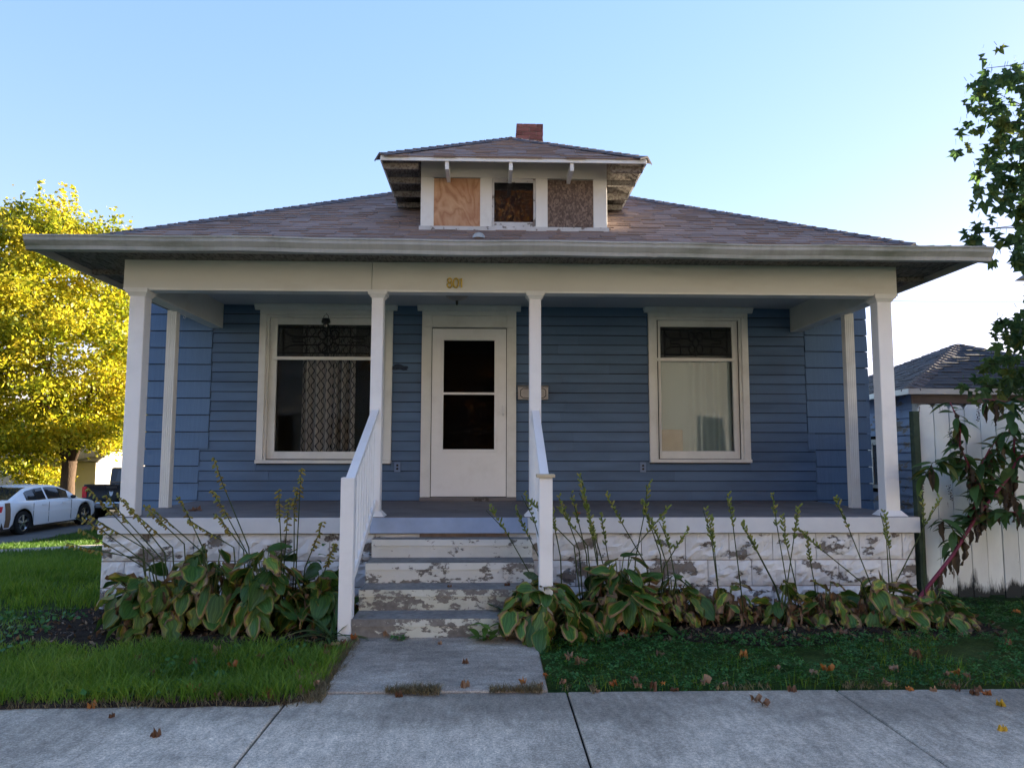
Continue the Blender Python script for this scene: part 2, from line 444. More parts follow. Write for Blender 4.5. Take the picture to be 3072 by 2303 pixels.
MT['grass'] = leafy('grass blade', [(0, (0.055, 0.12, 0.012, 1)), (0.6, (0.135, 0.25, 0.024, 1)), (0.9, (0.25, 0.35, 0.045, 1)), (1, (0.26, 0.24, 0.09, 1))], 0.35, noise_scale=1.6, nmix=0.5)
MT['grass_far'] = leafy('far grass blade', [(0, (0.035, 0.085, 0.010, 1)), (0.6, (0.07, 0.145, 0.018, 1)), (1, (0.14, 0.20, 0.035, 1))], 0.4, noise_scale=0.6, nmix=0.45)  # grass tones of the far left lawn
MT['drygrass'] = leafy('dry grass', [(0, (0.10, 0.075, 0.04, 1)), (1, (0.27, 0.22, 0.12, 1))], 0.25)
MT['clover'] = leafy('clover leaf', [(0, (0.025, 0.085, 0.022, 1)), (0.7, (0.065, 0.19, 0.045, 1)), (1, (0.14, 0.29, 0.07, 1))], 0.25, noise_scale=2.0, nmix=0.4)
MT['poke_leaf'] = leafy('pokeweed leaf', [(0, (0.035, 0.08, 0.03, 1)), (0.75, (0.07, 0.15, 0.045, 1)), (0.9, (0.09, 0.13, 0.03, 1)), (1, (0.13, 0.11, 0.03, 1))], 0.3, kind='object')
MT['poke_dead'] = leafy('withered leaf', [(0, (0.045, 0.035, 0.025, 1)), (1, (0.12, 0.085, 0.05, 1))], 0.2, kind='object')
MT['poke_stem'] = surf('magenta stem', (0.18, 0.03, 0.065, 1), 0.6, 0.35, var=0.25, scale=6, bump=0.05)
MT['berry'] = surf('dark berry', (0.015, 0.008, 0.018, 1), 0.3, 0.5, var=0.2, bump=0)
MT['scape'] = surf('hosta flower stalk', (0.055, 0.075, 0.028, 1), 0.6, 0.2, var=0.3, scale=8, bump=0)
MT['pod_y'] = leafy('ripe seed pod', [(0, (0.16, 0.11, 0.03, 1)), (0.5, (0.28, 0.22, 0.04, 1)), (1, (0.20, 0.23, 0.05, 1))], 0.15)
MT['pod_g'] = leafy('green seed pod', [(0, (0.10, 0.14, 0.03, 1)), (0.6, (0.20, 0.26, 0.06, 1)), (1, (0.30, 0.28, 0.08, 1))], 0.15)
MT['petiole'] = surf('hosta petiole', (0.13, 0.17, 0.055, 1), 0.6, 0.2, var=0.35, scale=6, bump=0)
MT['litter'] = leafy('leaf litter', [(0, (0.05, 0.03, 0.018, 1)), (0.6, (0.13, 0.085, 0.05, 1)), (1, (0.24, 0.17, 0.10, 1))], 0.1)
for nm, st in (('fall_o', [(0, (0.32, 0.10, 0.025, 1)), (1, (0.45, 0.19, 0.05, 1))]), ('fall_b', [(0, (0.13, 0.065, 0.035, 1)), (1, (0.26, 0.14, 0.08, 1))]),
               ('fall_t', [(0, (0.24, 0.145, 0.085, 1)), (1, (0.34, 0.22, 0.14, 1))]), ('fall_y', [(0, (0.55, 0.36, 0.04, 1)), (1, (0.55, 0.36, 0.04, 1))])):
    MT[nm] = leafy('fallen leaf ' + nm, st, 0.15, kind='object')


def hosta_mat(name, inner, mid, edge, e0, e1, vein=0.5):
    """leaf blade: UV x runs -1..1 across, y 0..1 along; edges yellow and brown, pale sunken veins"""
    t = NT(name)
    uv = t.n('UVMap').outputs[0]
    sp = t.n('SeparateXYZ'); t.l(uv, sp.inputs[0])
    au = t.math('ABSOLUTE', t.math('MULTIPLY_ADD', sp.outputs[0], 2.0, -1.0))
    v = sp.outputs[1]
    rim = t.math('MAXIMUM', au, t.math('POWER', v, 3.0))
    nz = t.noise(t.pos(), 14, 5, 0.7)
    rnd = t.n('ObjectInfo').outputs['Random']
    rim = t.math('ADD', rim, t.math('MULTIPLY_ADD', nz, 0.9, -0.45))
    rim = t.math('ADD', rim, t.math('MULTIPLY_ADD', rnd, 0.5, -0.25))
    c = t.ramp(rim, [(0.0, inner), (e0, inner), ((e0 + e1) / 2, mid), (e1, edge), (1.0, tuple(x * 0.8 for x in edge[:3]) + (1,))])
    ang = t.math('SINE', t.math('MULTIPLY', au, 19.0))
    c = t.mix(vein, c, t.ramp(ang, [(0.0, 0.62), (0.75, 1.1), (1.0, 1.5)]), 'MULTIPLY')
    c = t.mix(1.0, c, t.ramp(rnd, [(0, 0.72), (1, 1.2)]), 'MULTIPLY')
    d = t.bsdf(c, 0.42, 0.35)
    tr = t.n('BsdfTranslucent'); t.l(c, tr.inputs[0])
    mx = t.n('MixShader'); mx.inputs[0].default_value = 0.25
    t.l(d, mx.inputs[1]); t.l(tr.outputs[0], mx.inputs[2])
    return t.done(mx.outputs[0])


MT['hosta_g'] = hosta_mat('green hosta leaf', (0.065, 0.15, 0.03, 1), (0.22, 0.26, 0.035, 1), (0.32, 0.20, 0.09, 1), 0.72, 1.0)
MT['hosta_y'] = hosta_mat('yellowing hosta leaf', (0.12, 0.21, 0.035, 1), (0.33, 0.31, 0.05, 1), (0.23, 0.145, 0.08, 1), 0.46, 0.92)
MT['hosta_b'] = hosta_mat('withered hosta leaf', (0.34, 0.22, 0.09, 1), (0.27, 0.165, 0.09, 1), (0.21, 0.13, 0.08, 1), 0.1, 0.6, 0.35)

# ------------------------------------------------------------------ mesh helpers
class MB:
    def __init__(s):
        s.v = []; s.f = []; s.uv = None

    def box(s, x0, x1, y0, y1, z0, z1):
        b = len(s.v)
        s.v += [(x0, y0, z0), (x1, y0, z0), (x1, y1, z0), (x0, y1, z0), (x0, y0, z1), (x1, y0, z1), (x1, y1, z1), (x0, y1, z1)]
        s.f += [(b, b+3, b+2, b+1), (b+4, b+5, b+6, b+7), (b, b+1, b+5, b+4), (b+1, b+2, b+6, b+5), (b+2, b+3, b+7, b+6), (b+3, b, b+4, b+7)]
        return s

    def hexa(s, bot, top):
        """eight corners: bottom ring and top ring, both counter-clockwise from above"""
        b = len(s.v)
        s.v += list(bot) + list(top)
        n = len(bot)
        s.f.append(tuple(b + i for i in reversed(range(n))))
        s.f.append(tuple(b + n + i for i in range(n)))
        for i in range(n):
            j = (i + 1) % n
            s.f.append((b + i, b + j, b + n + j, b + n + i))
        return s

    def prism(s, poly, axis, a0, a1):
        """extrude a 2-D polygon along an axis"""
        mk = {'x': lambda p, a: (a, p[0], p[1]), 'y': lambda p, a: (p[0], a, p[1]), 'z': lambda p, a: (p[0], p[1], a)}[axis]
        return s.hexa([mk(p, a0) for p in poly], [mk(p, a1) for p in poly])

    def face(s, *pts):
        b = len(s.v); s.v += list(pts); s.f.append(tuple(range(b, b + len(pts)))); return s

    def tube(s, pts, rad, n=6, cap=True):
        pts = [Vector(p) for p in pts]
        if not hasattr(rad, '__len__'):
            rad = [rad] * len(pts)
        b = len(s.v)
        up = Vector((0, 0, 1))
        for i, p in enumerate(pts):
            d = (pts[min(i + 1, len(pts) - 1)] - pts[max(i - 1, 0)])
            d = d.normalized() if d.length > 1e-9 else Vector((0, 0, 1))
            ref = Vector((1, 0, 0)) if abs(d.z) > 0.8 else up
            e1 = d.cross(ref).normalized(); e2 = d.cross(e1)
            for k in range(n):
                a = 2 * math.pi * k / n
                q = p + (e1 * math.cos(a) + e2 * math.sin(a)) * rad[i]
                s.v.append(tuple(q))
        for i in range(len(pts) - 1):
            for k in range(n):
                k2 = (k + 1) % n
                s.f.append((b + i*n + k, b + i*n + k2, b + (i+1)*n + k2, b + (i+1)*n + k))
        if cap:
            s.f.append(tuple(b + k for k in reversed(range(n))))
            s.f.append(tuple(b + (len(pts)-1)*n + k for k in range(n)))
        return s

    def lathe(s, prof, c=(0, 0, 0), axis='z', n=20):
        b = len(s.v)
        for r, h in prof:
            for k in range(n):
                a = 2 * math.pi * k / n
                p = (r * math.cos(a), r * math.sin(a), h)
                if axis == 'y': p = (p[0], p[2], p[1])
                if axis == 'x': p = (p[2], p[0], p[1])
                s.v.append((p[0] + c[0], p[1] + c[1], p[2] + c[2]))
        for i in range(len(prof) - 1):
            for k in range(n):
                k2 = (k + 1) % n
                s.f.append((b + i*n + k, b + i*n + k2, b + (i+1)*n + k2, b + (i+1)*n + k))
        return s

    def blob(s, c, rx, ry, rz, rot=None, nu=6, nv=4):
        b = len(s.v)
        rot = rot or Matrix.Identity(3)
        c = Vector(c)
        s.v.append(tuple(c + rot @ Vector((0, 0, rz))))
        for i in range(1, nv):
            th = math.pi * i / nv
            for k in range(nu):
                a = 2 * math.pi * k / nu
                s.v.append(tuple(c + rot @ Vector((rx * math.sin(th) * math.cos(a), ry * math.sin(th) * math.sin(a), rz * math.cos(th)))))
        s.v.append(tuple(c + rot @ Vector((0, 0, -rz))))
        e = len(s.v) - 1
        for k in range(nu):
            k2 = (k + 1) % nu
            s.f.append((b, b + 1 + k, b + 1 + k2))
            for i in range(nv - 2):
                o = b + 1 + i * nu
                s.f.append((o + k, o + nu + k, o + nu + k2, o + k2))
            o = b + 1 + (nv - 2) * nu
            s.f.append((o + k, e, o + k2))
        return s

    def mesh(s, name, m=None, smooth=False):
        me = bpy.data.meshes.new(name)
        me.from_pydata([tuple(p) for p in s.v], [], s.f)
        if m is not None:
            me.materials.append(MT[m] if isinstance(m, str) else m)
        if smooth:
            me.polygons.foreach_set('use_smooth', [True] * len(me.polygons))
        return me

    def build(s, name, m, parent=None, smooth=False, bevel=0.0, **tags):
        me = s.mesh(name, m, smooth)
        bm = bmesh.new(); bm.from_mesh(me)
        bmesh.ops.recalc_face_normals(bm, faces=bm.faces)
        if bevel:
            bmesh.ops.bevel(bm, geom=list(bm.edges), offset=bevel, segments=1, affect='EDGES', profile=0.5)
        bm.to_mesh(me); bm.free()
        if smooth:
            me.polygons.foreach_set('use_smooth', [True] * len(me.polygons))
        return put(name, me, parent, **tags)


def put(name, data, parent=None, matrix=None, **tags):
    o = bpy.data.objects.new(name, data)
    COL.objects.link(o)
    if parent is not None:
        o.parent = parent
        if parent.type == 'EMPTY' and parent.get('_w'):
            o.matrix_parent_inverse = Matrix.Translation(-parent.location)
    if matrix is not None:
        o.matrix_basis = matrix
    for k, v in tags.items():
        o[k] = v
    return o


def thing(name, label, cat, loc=(0, 0, 0), rotz=0.0, group=None, world_space=True):
    o = bpy.data.objects.new(name, None)
    o.empty_display_size = 0.2
    COL.objects.link(o)
    o.location = loc
    o.rotation_euler = (0, 0, rotz)
    o['label'] = label; o['category'] = cat
    if group: o['group'] = group
    if world_space: o['_w'] = 1
    return o


def pyobj(name, verts, faces, m, parent=None, smooth=False, **tags):
    me = bpy.data.meshes.new(name)
    verts = np.asarray(verts, dtype=np.float32); faces = np.asarray(faces, dtype=np.int32)
    nf, k = faces.shape
    me.vertices.add(len(verts)); me.vertices.foreach_set('co', verts.ravel())
    me.loops.add(nf * k); me.loops.foreach_set('vertex_index', faces.ravel())
    me.polygons.add(nf)
    me.polygons.foreach_set('loop_start', np.arange(0, nf * k, k, dtype=np.int32))
    me.polygons.foreach_set('loop_total', np.full(nf, k, dtype=np.int32))
    if smooth: me.polygons.foreach_set('use_smooth', np.ones(nf, dtype=bool))
    me.update(calc_edges=True)
    me.materials.append(MT[m])
    return put(name, me, parent, **tags)


# ------------------------------------------------------------------ terrain (Z = 0 is the porch floor)
def sm(a, b, x):
    t = min(1, max(0, (x - a) / (b - a)))
    return t * t * (3 - 2 * t)


def gz(x, y):
    z = -0.812 - 0.045 * sm(-0.6, -2.3, y)
    left = sm(-3.2, -6.5, x)
    drop = 0.075 * max(0.0, y - 1.0) + 0.02 * max(0.0, -x - 5.0) * sm(-3, 2, y)
    z -= min(1.18, drop) * left
    return z


def build_ground():
    xs = np.concatenate([[-400, -150, -80, -50, -36], np.arange(-28, 9.01, 0.5), [12, 20, 40, 90, 200, 400]])
    ys = np.concatenate([[-200, -80, -40, -25, -18, -14, -11], np.arange(-9, 30.01, 0.5), [34, 40, 60, 120, 300, 700]])
    v = [(x, y, gz(x, y) - 0.012 + 0.010 * mnoise.noise(Vector((x, y, 0)) * 0.9)) for y in ys for x in xs]
    n = len(xs)
    f = [(j*n + i, j*n + i + 1, (j+1)*n + i + 1, (j+1)*n + i) for j in range(len(ys)-1) for i in range(n-1)]
    me = bpy.data.meshes.new('ground'); me.from_pydata(v, [], f); me.materials.append(MT['ground'])
    put('ground', me, kind='structure', label='green front yard around the house')


build_ground()
SW0, SW1 = -2.22, -4.0            # sidewalk edges
SWZ = -0.838


def build_walks():
    base = MB().box(-40, 40, SW1 - 0.02, SW0 - 0.005, SWZ - 0.25, SWZ - 0.02).build('sidewalk', 'joint', kind='structure', label='grey concrete sidewalk running past the front yard')
    x = -1.292 - 1.63 * 14
    i = 0
    while x < 26:
        w = 1.63
        m = MB()
        g = 0.006
        dz = random.uniform(-0.004, 0.004)
        m.box(x + g, x + w - g, SW1, SW0 + random.uniform(-0.012, 0.012), SWZ - 0.15, SWZ + dz)
        o = m.build('slab', 'walk', base, bevel=0.006)
        x += w; i += 1
    p = MB().hexa([(-1.115, SW0 + .012, -1.0), (.225, SW0 + .012, -1.0), (.225, -1.03, -1.0), (-1.115, -1.03, -1.0)], [(-1.115, SW0 + .012, -0.832), (.225, SW0 + .012, -0.832), (.225, -1.03, -0.800), (-1.115, -1.03, -0.800)]).build('path', 'path', kind='structure', bevel=0.008, label='short grey concrete path from sidewalk to steps')
    # turf creeping over the sidewalk left of the path
    xs = np.linspace(-12, -1.13, 90)
    tv = []; tf = []
    for i, x in enumerate(xs):
        yo = -2.43 + 0.035 * mnoise.noise(Vector((x * 4, 0, 1))) + 0.02 * mnoise.noise(Vector((x * 13, 0, 1))) + (0.16 * sm(-1.32, -1.13, x))
        for y, z in ((yo, SWZ + 0.002), (yo + 0.03, SWZ + 0.014), (SW0 + 0.03, SWZ + 0.018), (SW0 + 0.10, SWZ - 0.03)): tv.append((x, y, z))
        if i:
            for k in range(3): tf.append((4*i - 4 + k, 4*i + k, 4*i + k + 1, 4*i - 3 + k))
    me = bpy.data.meshes.new('turf_edge'); me.from_pydata(tv, [], tf); me.materials.append(MT['soil'])
    put('turf_edge', me, kind='structure', label='strip of earth creeping over the left sidewalk edge')
    # street behind the photographer and side street on the left
    MB().box(-60, 60, -14.5, -7.6, -1.2, -0.935).build('street', 'asphalt', kind='structure', label='asphalt street in front of the yard')
    r = MB()
    r.box(-17.6, -13.2, 12.8, 60, -2.3, -1.955)
    r.build('side_street', 'asphalt', kind='structure', label='asphalt side street left of the house')
    m = MB()
    pts = [(-14, 7.2), (-10.4, 8.9), (-9.0, 10.6), (-7.5, 12.4)]
    for (a, b), (c, d) in zip(pts, pts[1:]):
        dx, dy = c - a, d - b; L = math.hypot(dx, dy); nx, ny = -dy / L * 0.42, dx / L * 0.42
        m.face((a - nx, b - ny, gz(a, b) + 0.045), (c - nx, d - ny, gz(c, d) + 0.045), (c + nx, d + ny, gz(c, d) + 0.045), (a + nx, b + ny, gz(a, b) + 0.045))
    m.build('footpath', 'walk', kind='structure', label='narrow pale footpath crossing the left lawn')
    # planting beds
    for nm, x0, x1, y0, lab in (('flower_bed', -4.25, -1.15, -1.22, 'dark bare soil bed under the left hostas'), ('flower_bed', 0.25, 4.1, -1.12, 'dark bare soil bed under the right hostas')):
        nx, ny = 40, 16
        v = []; f = []
        for j in range(ny + 1):
            for i in range(nx + 1):
                a = i / nx; b = j / ny
                x = x0 + (x1 - x0) * a
                yy = y0 + 0.12 * math.sin(a * 9 + x0) * (1 - b)
                y = yy + (0.02 - yy) * b
                e = min(a * 1.3, 1 - a, b + 0.02) * 8
                z = gz(x, y) - 0.02 + 0.035 * min(1, e) + 0.02 * mnoise.noise(Vector((x * 7, y * 7, 3)))
                v.append((x, y, z))
        for j in range(ny):
            for i in range(nx):
                k = j * (nx + 1) + i
                f.append((k, k + 1, k + nx + 2, k + nx + 1))
        me = bpy.data.meshes.new(nm); me.from_pydata(v, [], f); me.materials.append(MT['soil'])
        put(nm, me, kind='structure', label=lab)


build_walks()

# ------------------------------------------------------------------ house
W = 2.273
HX0, HX1 = -4.27, 4.57
house = thing('house', 'one-storey blue clapboard house with full-width white porch and boarded-up dormer', 'house', (0.15, 6.0, -0.8))
CE = 2.385                      # porch ceiling
BZ = 2.10                       # beam bottom

# window openings (inner casing edges) in the front wall
OPEN = [(-2.86, -1.41, 0.50, 2.25), (-0.84, 0.075, 0.03, 2.12), (1.965, 2.975, 0.51, 2.25)]


def wall_core():
    m = MB()
    xs = [HX0, OPEN[0][0], OPEN[0][1], OPEN[1][0], OPEN[1][1], OPEN[2][0], OPEN[2][1], HX1]
    t0, t1 = W, W + 0.16
    for i in range(7):
        if i % 2 == 0:
            m.box(xs[i], xs[i+1], t0, t1, -0.85, 3.0)
        else:
            o = OPEN[i // 2]
            m.box(xs[i], xs[i+1], t0, t1, -0.85, o[2]); m.box(xs[i], xs[i+1], t0, t1, o[3], 3.0)
    m.box(HX0, HX0 + 0.16, t1, 13.4, -0.85, 3.0); m.box(HX1 - 0.16, HX1, t1, 13.4, -0.85, 3.0)
    m.box(HX0, HX1, 13.4, 13.56, -0.85, 3.0)
    return m.build('wall', 'plain_dark', house)


wall = wall_core()
MB().box(HX0 + .17, HX1 - .17, W + .17, 13.39, -0.2, -0.05).build('room_floor', 'room', house)
MB().box(HX0 + .17, HX1 - .17, W + .17, 13.39, 2.6, 2.7).build('room_ceiling', 'room', house)
MB().box(HX0 + .17, HX1 - .17, W + 3.2, W + 3.3, -0.05, 2.6).build('room_partition', 'room', house)


def clap(x0, x1, z0, z1, y=W, proud=0.024):
    if x1 - x0 < 0.015: return
    m = MB()
    j = random.uniform(-0.003, 0.003); z0 += random.uniform(-.0015, .0015)
    m.hexa([(x0, y - proud + j, z0), (x1, y - proud + j, z0), (x1, y - 0.001, z0), (x0, y - 0.001, z0)],
           [(x0, y - 0.011 + j, z1 - 0.0085), (x1, y - 0.011 + j, z1 - 0.0085), (x1, y - 0.001, z1 - 0.0085), (x0, y - 0.001, z1 - 0.0085)])
    m.build('clapboard', 'blue', wall)


EXP = 0.1195
for r in range(20):
    z0 = 0.003 + r * EXP; z1 = z0 + EXP
    if z0 > CE + 0.02: break
    left = -3.515 if z0 > 0.70 else -3.63
    right = 3.806 if z0 > 0.72 else 3.905
    spans = [(left, right)]
    for a, b, zb, zt in ((-2.945, -1.325, 0.44, 9), (-0.965, 0.195, -1, 9), (1.838, 3.088, 0.455, 9)):
        if z1 > zb + 0.004:
            if z0 < zb - 0.02: clap(a + 0.0005, b - 0.0005, z0, zb - 0.001)
            ns = []
            for s0, s1 in spans:
                if b <= s0 or a >= s1: ns.append((s0, s1))
                else:
                    if a > s0: ns.append((s0, a - 0.001))
                    if b < s1: ns.append((b + 0.001, s1))
            spans = ns
    for s0, s1 in spans:
        cuts = [s0]
        if s1 - s0 > 1.0 and random.random() < 0.8:
            cuts.append(s0 + (s1 - s0) * random.uniform(0.25, 0.75))
        cuts.append(s1)
        for a, b in zip(cuts, cuts[1:]):
            clap(a + 0.0008, b - 0.0008, z0, z1)

# dark ghost of a removed plaque between the left window and the door
gp = [(-1.235 + 0.11 * math.cos(k * 0.35) * (1 + 0.25 * math.sin(k * 3.3)), 1.615 + 0.036 * math.sin(k * 0.35) * (1 + 0.3 * math.cos(k * 5.1))) for k in range(18)]
MT['ghost'] = surf('dark paint ghost', (0.035, 0.05, 0.085, 1), 0.7, 0.2, var=0.4, scale=30, bump=0.1)
MB().prism(gp, 'y', W - 0.0285, W - 0.012).build('plaque_ghost', 'ghost', wall)

# wide grooved shingles wrapping both corners of the front wall (and the side walls)
SH = 0.2045
for r in range(-4, 15):
    z0 = 0.010 + r * SH; z1 = z0 + SH
    if z1 > 3.0: z1 = 3.0
    if z0 > 2.95: break
    l = -3.517 if z0 > 0.60 else (-3.62 if z0 > -0.02 else -3.60)
    rr = 3.809 if z0 > 0.60 else 3.90
    if z0 < -0.02: l, rr = HX0 + 0.66, HX1 - 0.66
    def shake(a, b, jag):
        m = MB(); p = 0.034
        m.hexa([(a, W - p, z0), (b, W - p, z0), (b, W - .0005, z0), (a, W - .0005, z0)],
               [(a, W - .020, z1 - .009), (b, W - .020, z1 - .009), (b, W - .0005, z1 - .009), (a, W - .0005, z1 - .009)])
        m.build('wide_shingle', 'shake', wall)
    shake(HX0 - 0.030, l - random.uniform(0, 0.006), 0)
    shake(rr + random.uniform(0, 0.006), HX1 + 0.030, 1)
    for sx, xx in ((-1, HX0), (1, HX1)):
        n = 9
        L = (13.4 - W) / n
        m = MB()
        y0 = W + 0.002; y1 = 13.4
        xo, xi = xx + sx * 0.034, xx + sx * 0.020
        pts_b = [(xo, y0, z0), (xo, y1, z0), (xx, y1, z0), (xx, y0, z0)]
        pts_t = [(xi, y0, z1 - .009), (xi, y1, z1 - .009), (xx, y1, z1 - .009), (xx, y0, z1 - .009)]
        m.hexa(pts_b, pts_t).build('wide_shingle', 'shake', wall)


# ---- windows
def window(name, cx0, cx1, zs, lab, gx0, gx1, gz0, gz1, tz0, tz1, cornice=True):
    """casing outer cx0..cx1; glass gx0..gx1 from gz0; transom tz0..gz1"""
    y = W
    cw = 0.082
    m = MB()
    zt = 2.262
    m.box(cx0, cx0 + cw, y - 0.045, y + 0.02, zs + 0.043, zt)
    m.box(cx1 - cw, cx1, y - 0.045, y + 0.02, zs + 0.043, zt)
    m.box(cx0, cx1, y - 0.047, y + 0.02, zt + 0.0005, 2.345)
    w = m.build(name, 'trim', house, bevel=0.003, label=lab)
    # crown: stepped mould under the ceiling
    MB().prism([(y - 0.049, 2.315), (y - 0.075, 2.325), (y - 0.10, 2.36), (y - 0.115, 2.366), (y - 0.115, 2.383), (y + 0.01, 2.383), (y + 0.01, 2.346), (y - 0.049, 2.346)], 'x', cx0 - 0.055, cx1 + 0.055).build('crown', 'trim', w)
    MB().box(cx0 - 0.002, cx1 + 0.002, y - 0.075, y + 0.10, zs, zs + 0.042).build('sill', 'trim', w, bevel=0.004)
    # jamb reveal and sashes
    j = MB()
    ix0, ix1 = cx0 + cw - 0.001, cx1 - cw + 0.001
    j.box(ix0, ix0 + 0.03, y - 0.02, y + 0.12, zs + 0.043, zt - 0.001)
    j.box(ix1 - 0.03, ix1, y - 0.02, y + 0.12, zs + 0.043, zt - 0.001)
    j.box(ix0 + 0.0305, ix1 - 0.0305, y - 0.02, y + 0.12, zt - 0.03, zt - 0.001)
    j.build('jamb', 'trim', w, bevel=0.002)
    a0, a1 = ix0 + 0.031, ix1 - 0.031
    s = MB()
    ys0, ys1 = y + 0.02, y + 0.06
    s.box(a0, gx0, ys0, ys1, zs + 0.044, zt - 0.031); s.box(gx1, a1, ys0, ys1, zs + 0.044, zt - 0.031)
    s.box(gx0, gx1, ys0 + .001, ys1 - .001, zs + 0.044, gz0); s.box(gx0, gx1, ys0 + .001, ys1 - .001, gz1, zt - 0.031)
    s.build('sash', 'trim', w, bevel=0.002)
    MB().box(gx0 - 0.05, gx1 + 0.05, y - 0.004, y + 0.0195, tz0 - 0.042, tz0 - 0.002).build('transom_bar', 'trim', w, bevel=0.003)
    MB().box(gx0, gx1, ys0 + 0.016, ys0 + 0.021, gz0, tz0 - 0.002).build('pane', 'glass', w)
    MB().box(gx0, gx1, ys0 + 0.016, ys0 + 0.021, tz0 - 0.0015, gz1).build('transom_pane', 'glass_tr', w)
    # leaded transom
    c = MB()
    yy = ys0 + 0.010
    r = 0.0075
    X0, X1, Z0, Z1 = gx0 + 0.012, gx1 - 0.012, tz0 + 0.012, gz1 - 0.012
    P = lambda u, v: (X0 + (X1 - X0) * u, yy, Z0 + (Z1 - Z0) * v)
    def ln(*uv): c.tube([P(*q) for q in uv], r, 4)
    for q in (((0.05, 0), (0.05, 1)), ((0.95, 0), (0.95, 1)), ((0, 0.09), (1, 0.09)), ((0, 0.93), (1, 0.93)), ((0.28, 0.93), (0.28, 0.66)), ((0.72, 0.93), (0.72, 0.66)),
              ((0.28, 0.09), (0.28, 0.30)), ((0.72, 0.09), (0.72, 0.30)), ((0.25, 0.64), (0.42, 0.64)), ((0.58, 0.64), (0.75, 0.64)), ((0.25, 0.36), (0.42, 0.36)), ((0.58, 0.36), (0.75, 0.36)),
              ((0.14, 0.58), (0.24, 0.58)), ((0.14, 0.46), (0.24, 0.46)), ((0.14, 0.46), (0.14, 0.58)), ((0.76, 0.58), (0.86, 0.58)), ((0.76, 0.46), (0.86, 0.46)), ((0.86, 0.46), (0.86, 0.58)),
              ((0.5, 0.0), (0.5, 0.09))):
        ln(*q)
    def arc(cx, cz, rx, rz, a0=0, a1=360, n=16):
        c.tube([P(cx + rx * math.cos(R(a0 + (a1 - a0) * k / n)), cz + rz * math.sin(R(a0 + (a1 - a0) * k / n))) for k in range(n + 1)], r, 4)
    arc(0.5, 0.5, 0.045, 0.17)
    for cx, cz in ((0.44, 0.70), (0.56, 0.70), (0.445, 0.28), (0.555, 0.28)): arc(cx, cz, 0.045, 0.15)
    for sx in (0, 1):
        f = (lambda u: u) if sx == 0 else (lambda u: 1 - u)
        c.tube([P(f(0.05 + 0.12 * (1 - math.cos(R(90 * k / 6)))), 0.93 - 0.29 * math.sin(R(90 * k / 6))) for k in range(7)] + [P(f(0.26), 0.64)], r, 4)
        c.tube([P(f(0.05 + 0.12 * (1 - math.cos(R(90 * k / 6)))), 0.09 + 0.27 * math.sin(R(90 * k / 6))) for k in range(7)] + [P(f(0.26), 0.36)], r, 4)
        c.tube([P(f(0.24), 0.58), P(f(0.27), 0.62), P(f(0.28), 0.68)], r, 4)
        c.tube([P(f(0.24), 0.46), P(f(0.27), 0.42), P(f(0.28), 0.32)], r, 4)
    c.build('lead_came', 'came', w, kind='stuff')
    return w


lw = window('window', -2.945, -1.325, 0.446, 'wide window with leaded transom left of the door', -2.745, -1.50, 0.590, 2.150, 1.75, 1.71)
rw = window('window', 1.838, 3.088, 0.462, 'narrower window with leaded flower transom right of the door', 2.000, 2.905, 0.604, 2.155, 1.76, 1.71)

# ---- door
d = MB()
d.box(-0.965, -0.845, W - 0.05, W + 0.02, 0.045, 2.262); d.box(0.080, 0.195, W - 0.05, W + 0.02, 0.045, 2.262)
d.box(-0.965, 0.195, W - 0.052, W + 0.02, 2.2625, 2.345)
d.box(-0.8445, 0.0795, W - 0.035, W + 0.02, 2.115, 2.262)
dframe = d.build('door_frame', 'trim', house, bevel=0.003)
MB().prism([(W - 0.054, 2.315), (W - 0.08, 2.325), (W - 0.105, 2.36), (W - 0.12, 2.366), (W - 0.12, 2.383), (W + 0.01, 2.383), (W + 0.01, 2.346), (W - 0.054, 2.346)], 'x', -1.02, 0.25).build('crown', 'trim', dframe)
MB().box(-0.93, 0.16, W - 0.07, W - 0.0355, 2.115, 2.135).build('drip_strip', 'trim', dframe)
MB().box(-0.965, 0.195, W - 0.13, W + 0.10, 0.003, 0.043).build('threshold', 'slabtop', dframe)
MB().box(-0.84, 0.075, W + 0.10, W + 0.14, 0.045, 2.11).build('inner_door', 'plain_dark', dframe)
dd = MB()
x0, x1, z0, z1 = -0.836, 0.072, 0.052, 2.10
gx0, gx1, gza, gzb = -0.695, -0.072, 0.62, 1.955
y0, y1 = W - 0.045, W - 0.005
dd.box(x0, gx0 - 0.03, y0, y1, z0, z1); dd.box(gx1 + 0.03, x1, y0, y1, z0, z1)
dd.box(gx0 - 0.03, gx1 + 0.03, y0, y1, z0, gza - 0.03); dd.box(gx0 - 0.03, gx1 + 0.03, y0, y1, gzb + 0.03, z1)
door = dd.build('storm_door', 'vinyl', house, label='white storm door with two dark glass panes')
k = MB()
for a, b, c_, e in ((gx0 - .03, gx0, gza - .03, gzb + .03), (gx1, gx1 + .03, gza - .03, gzb + .03), (gx0, gx1, gza - .03, gza), (gx0, gx1, gzb, gzb + .03), (gx0, gx1, 1.285, 1.312)):
    k.box(a, b, y0 - 0.012, y1 + 0.002, c_, e)
k.build('glazing_bead', 'vinyl', door, bevel=0.003)
MB().box(gx0, gx1, y0 + 0.018, y0 + 0.022, gza, 1.285).build('lower_pane', 'glass_dim', door)
MB().box(gx0, gx1, y0 + 0.018, y0 + 0.022, 1.312, gzb).build('upper_pane', 'glass_dim', door)
h = MB(); h.box(0.028, 0.048, y0 - 0.014, y0, 1.02, 1.17); h.tube([(0.04, y0 - 0.012, 1.15), (0.04, y0 - 0.05, 1.14), (0.04, y0 - 0.05, 1.05), (0.04, y0 - 0.012, 1.035)], 0.009, 6)
h.build('handle', 'vinyl', door)

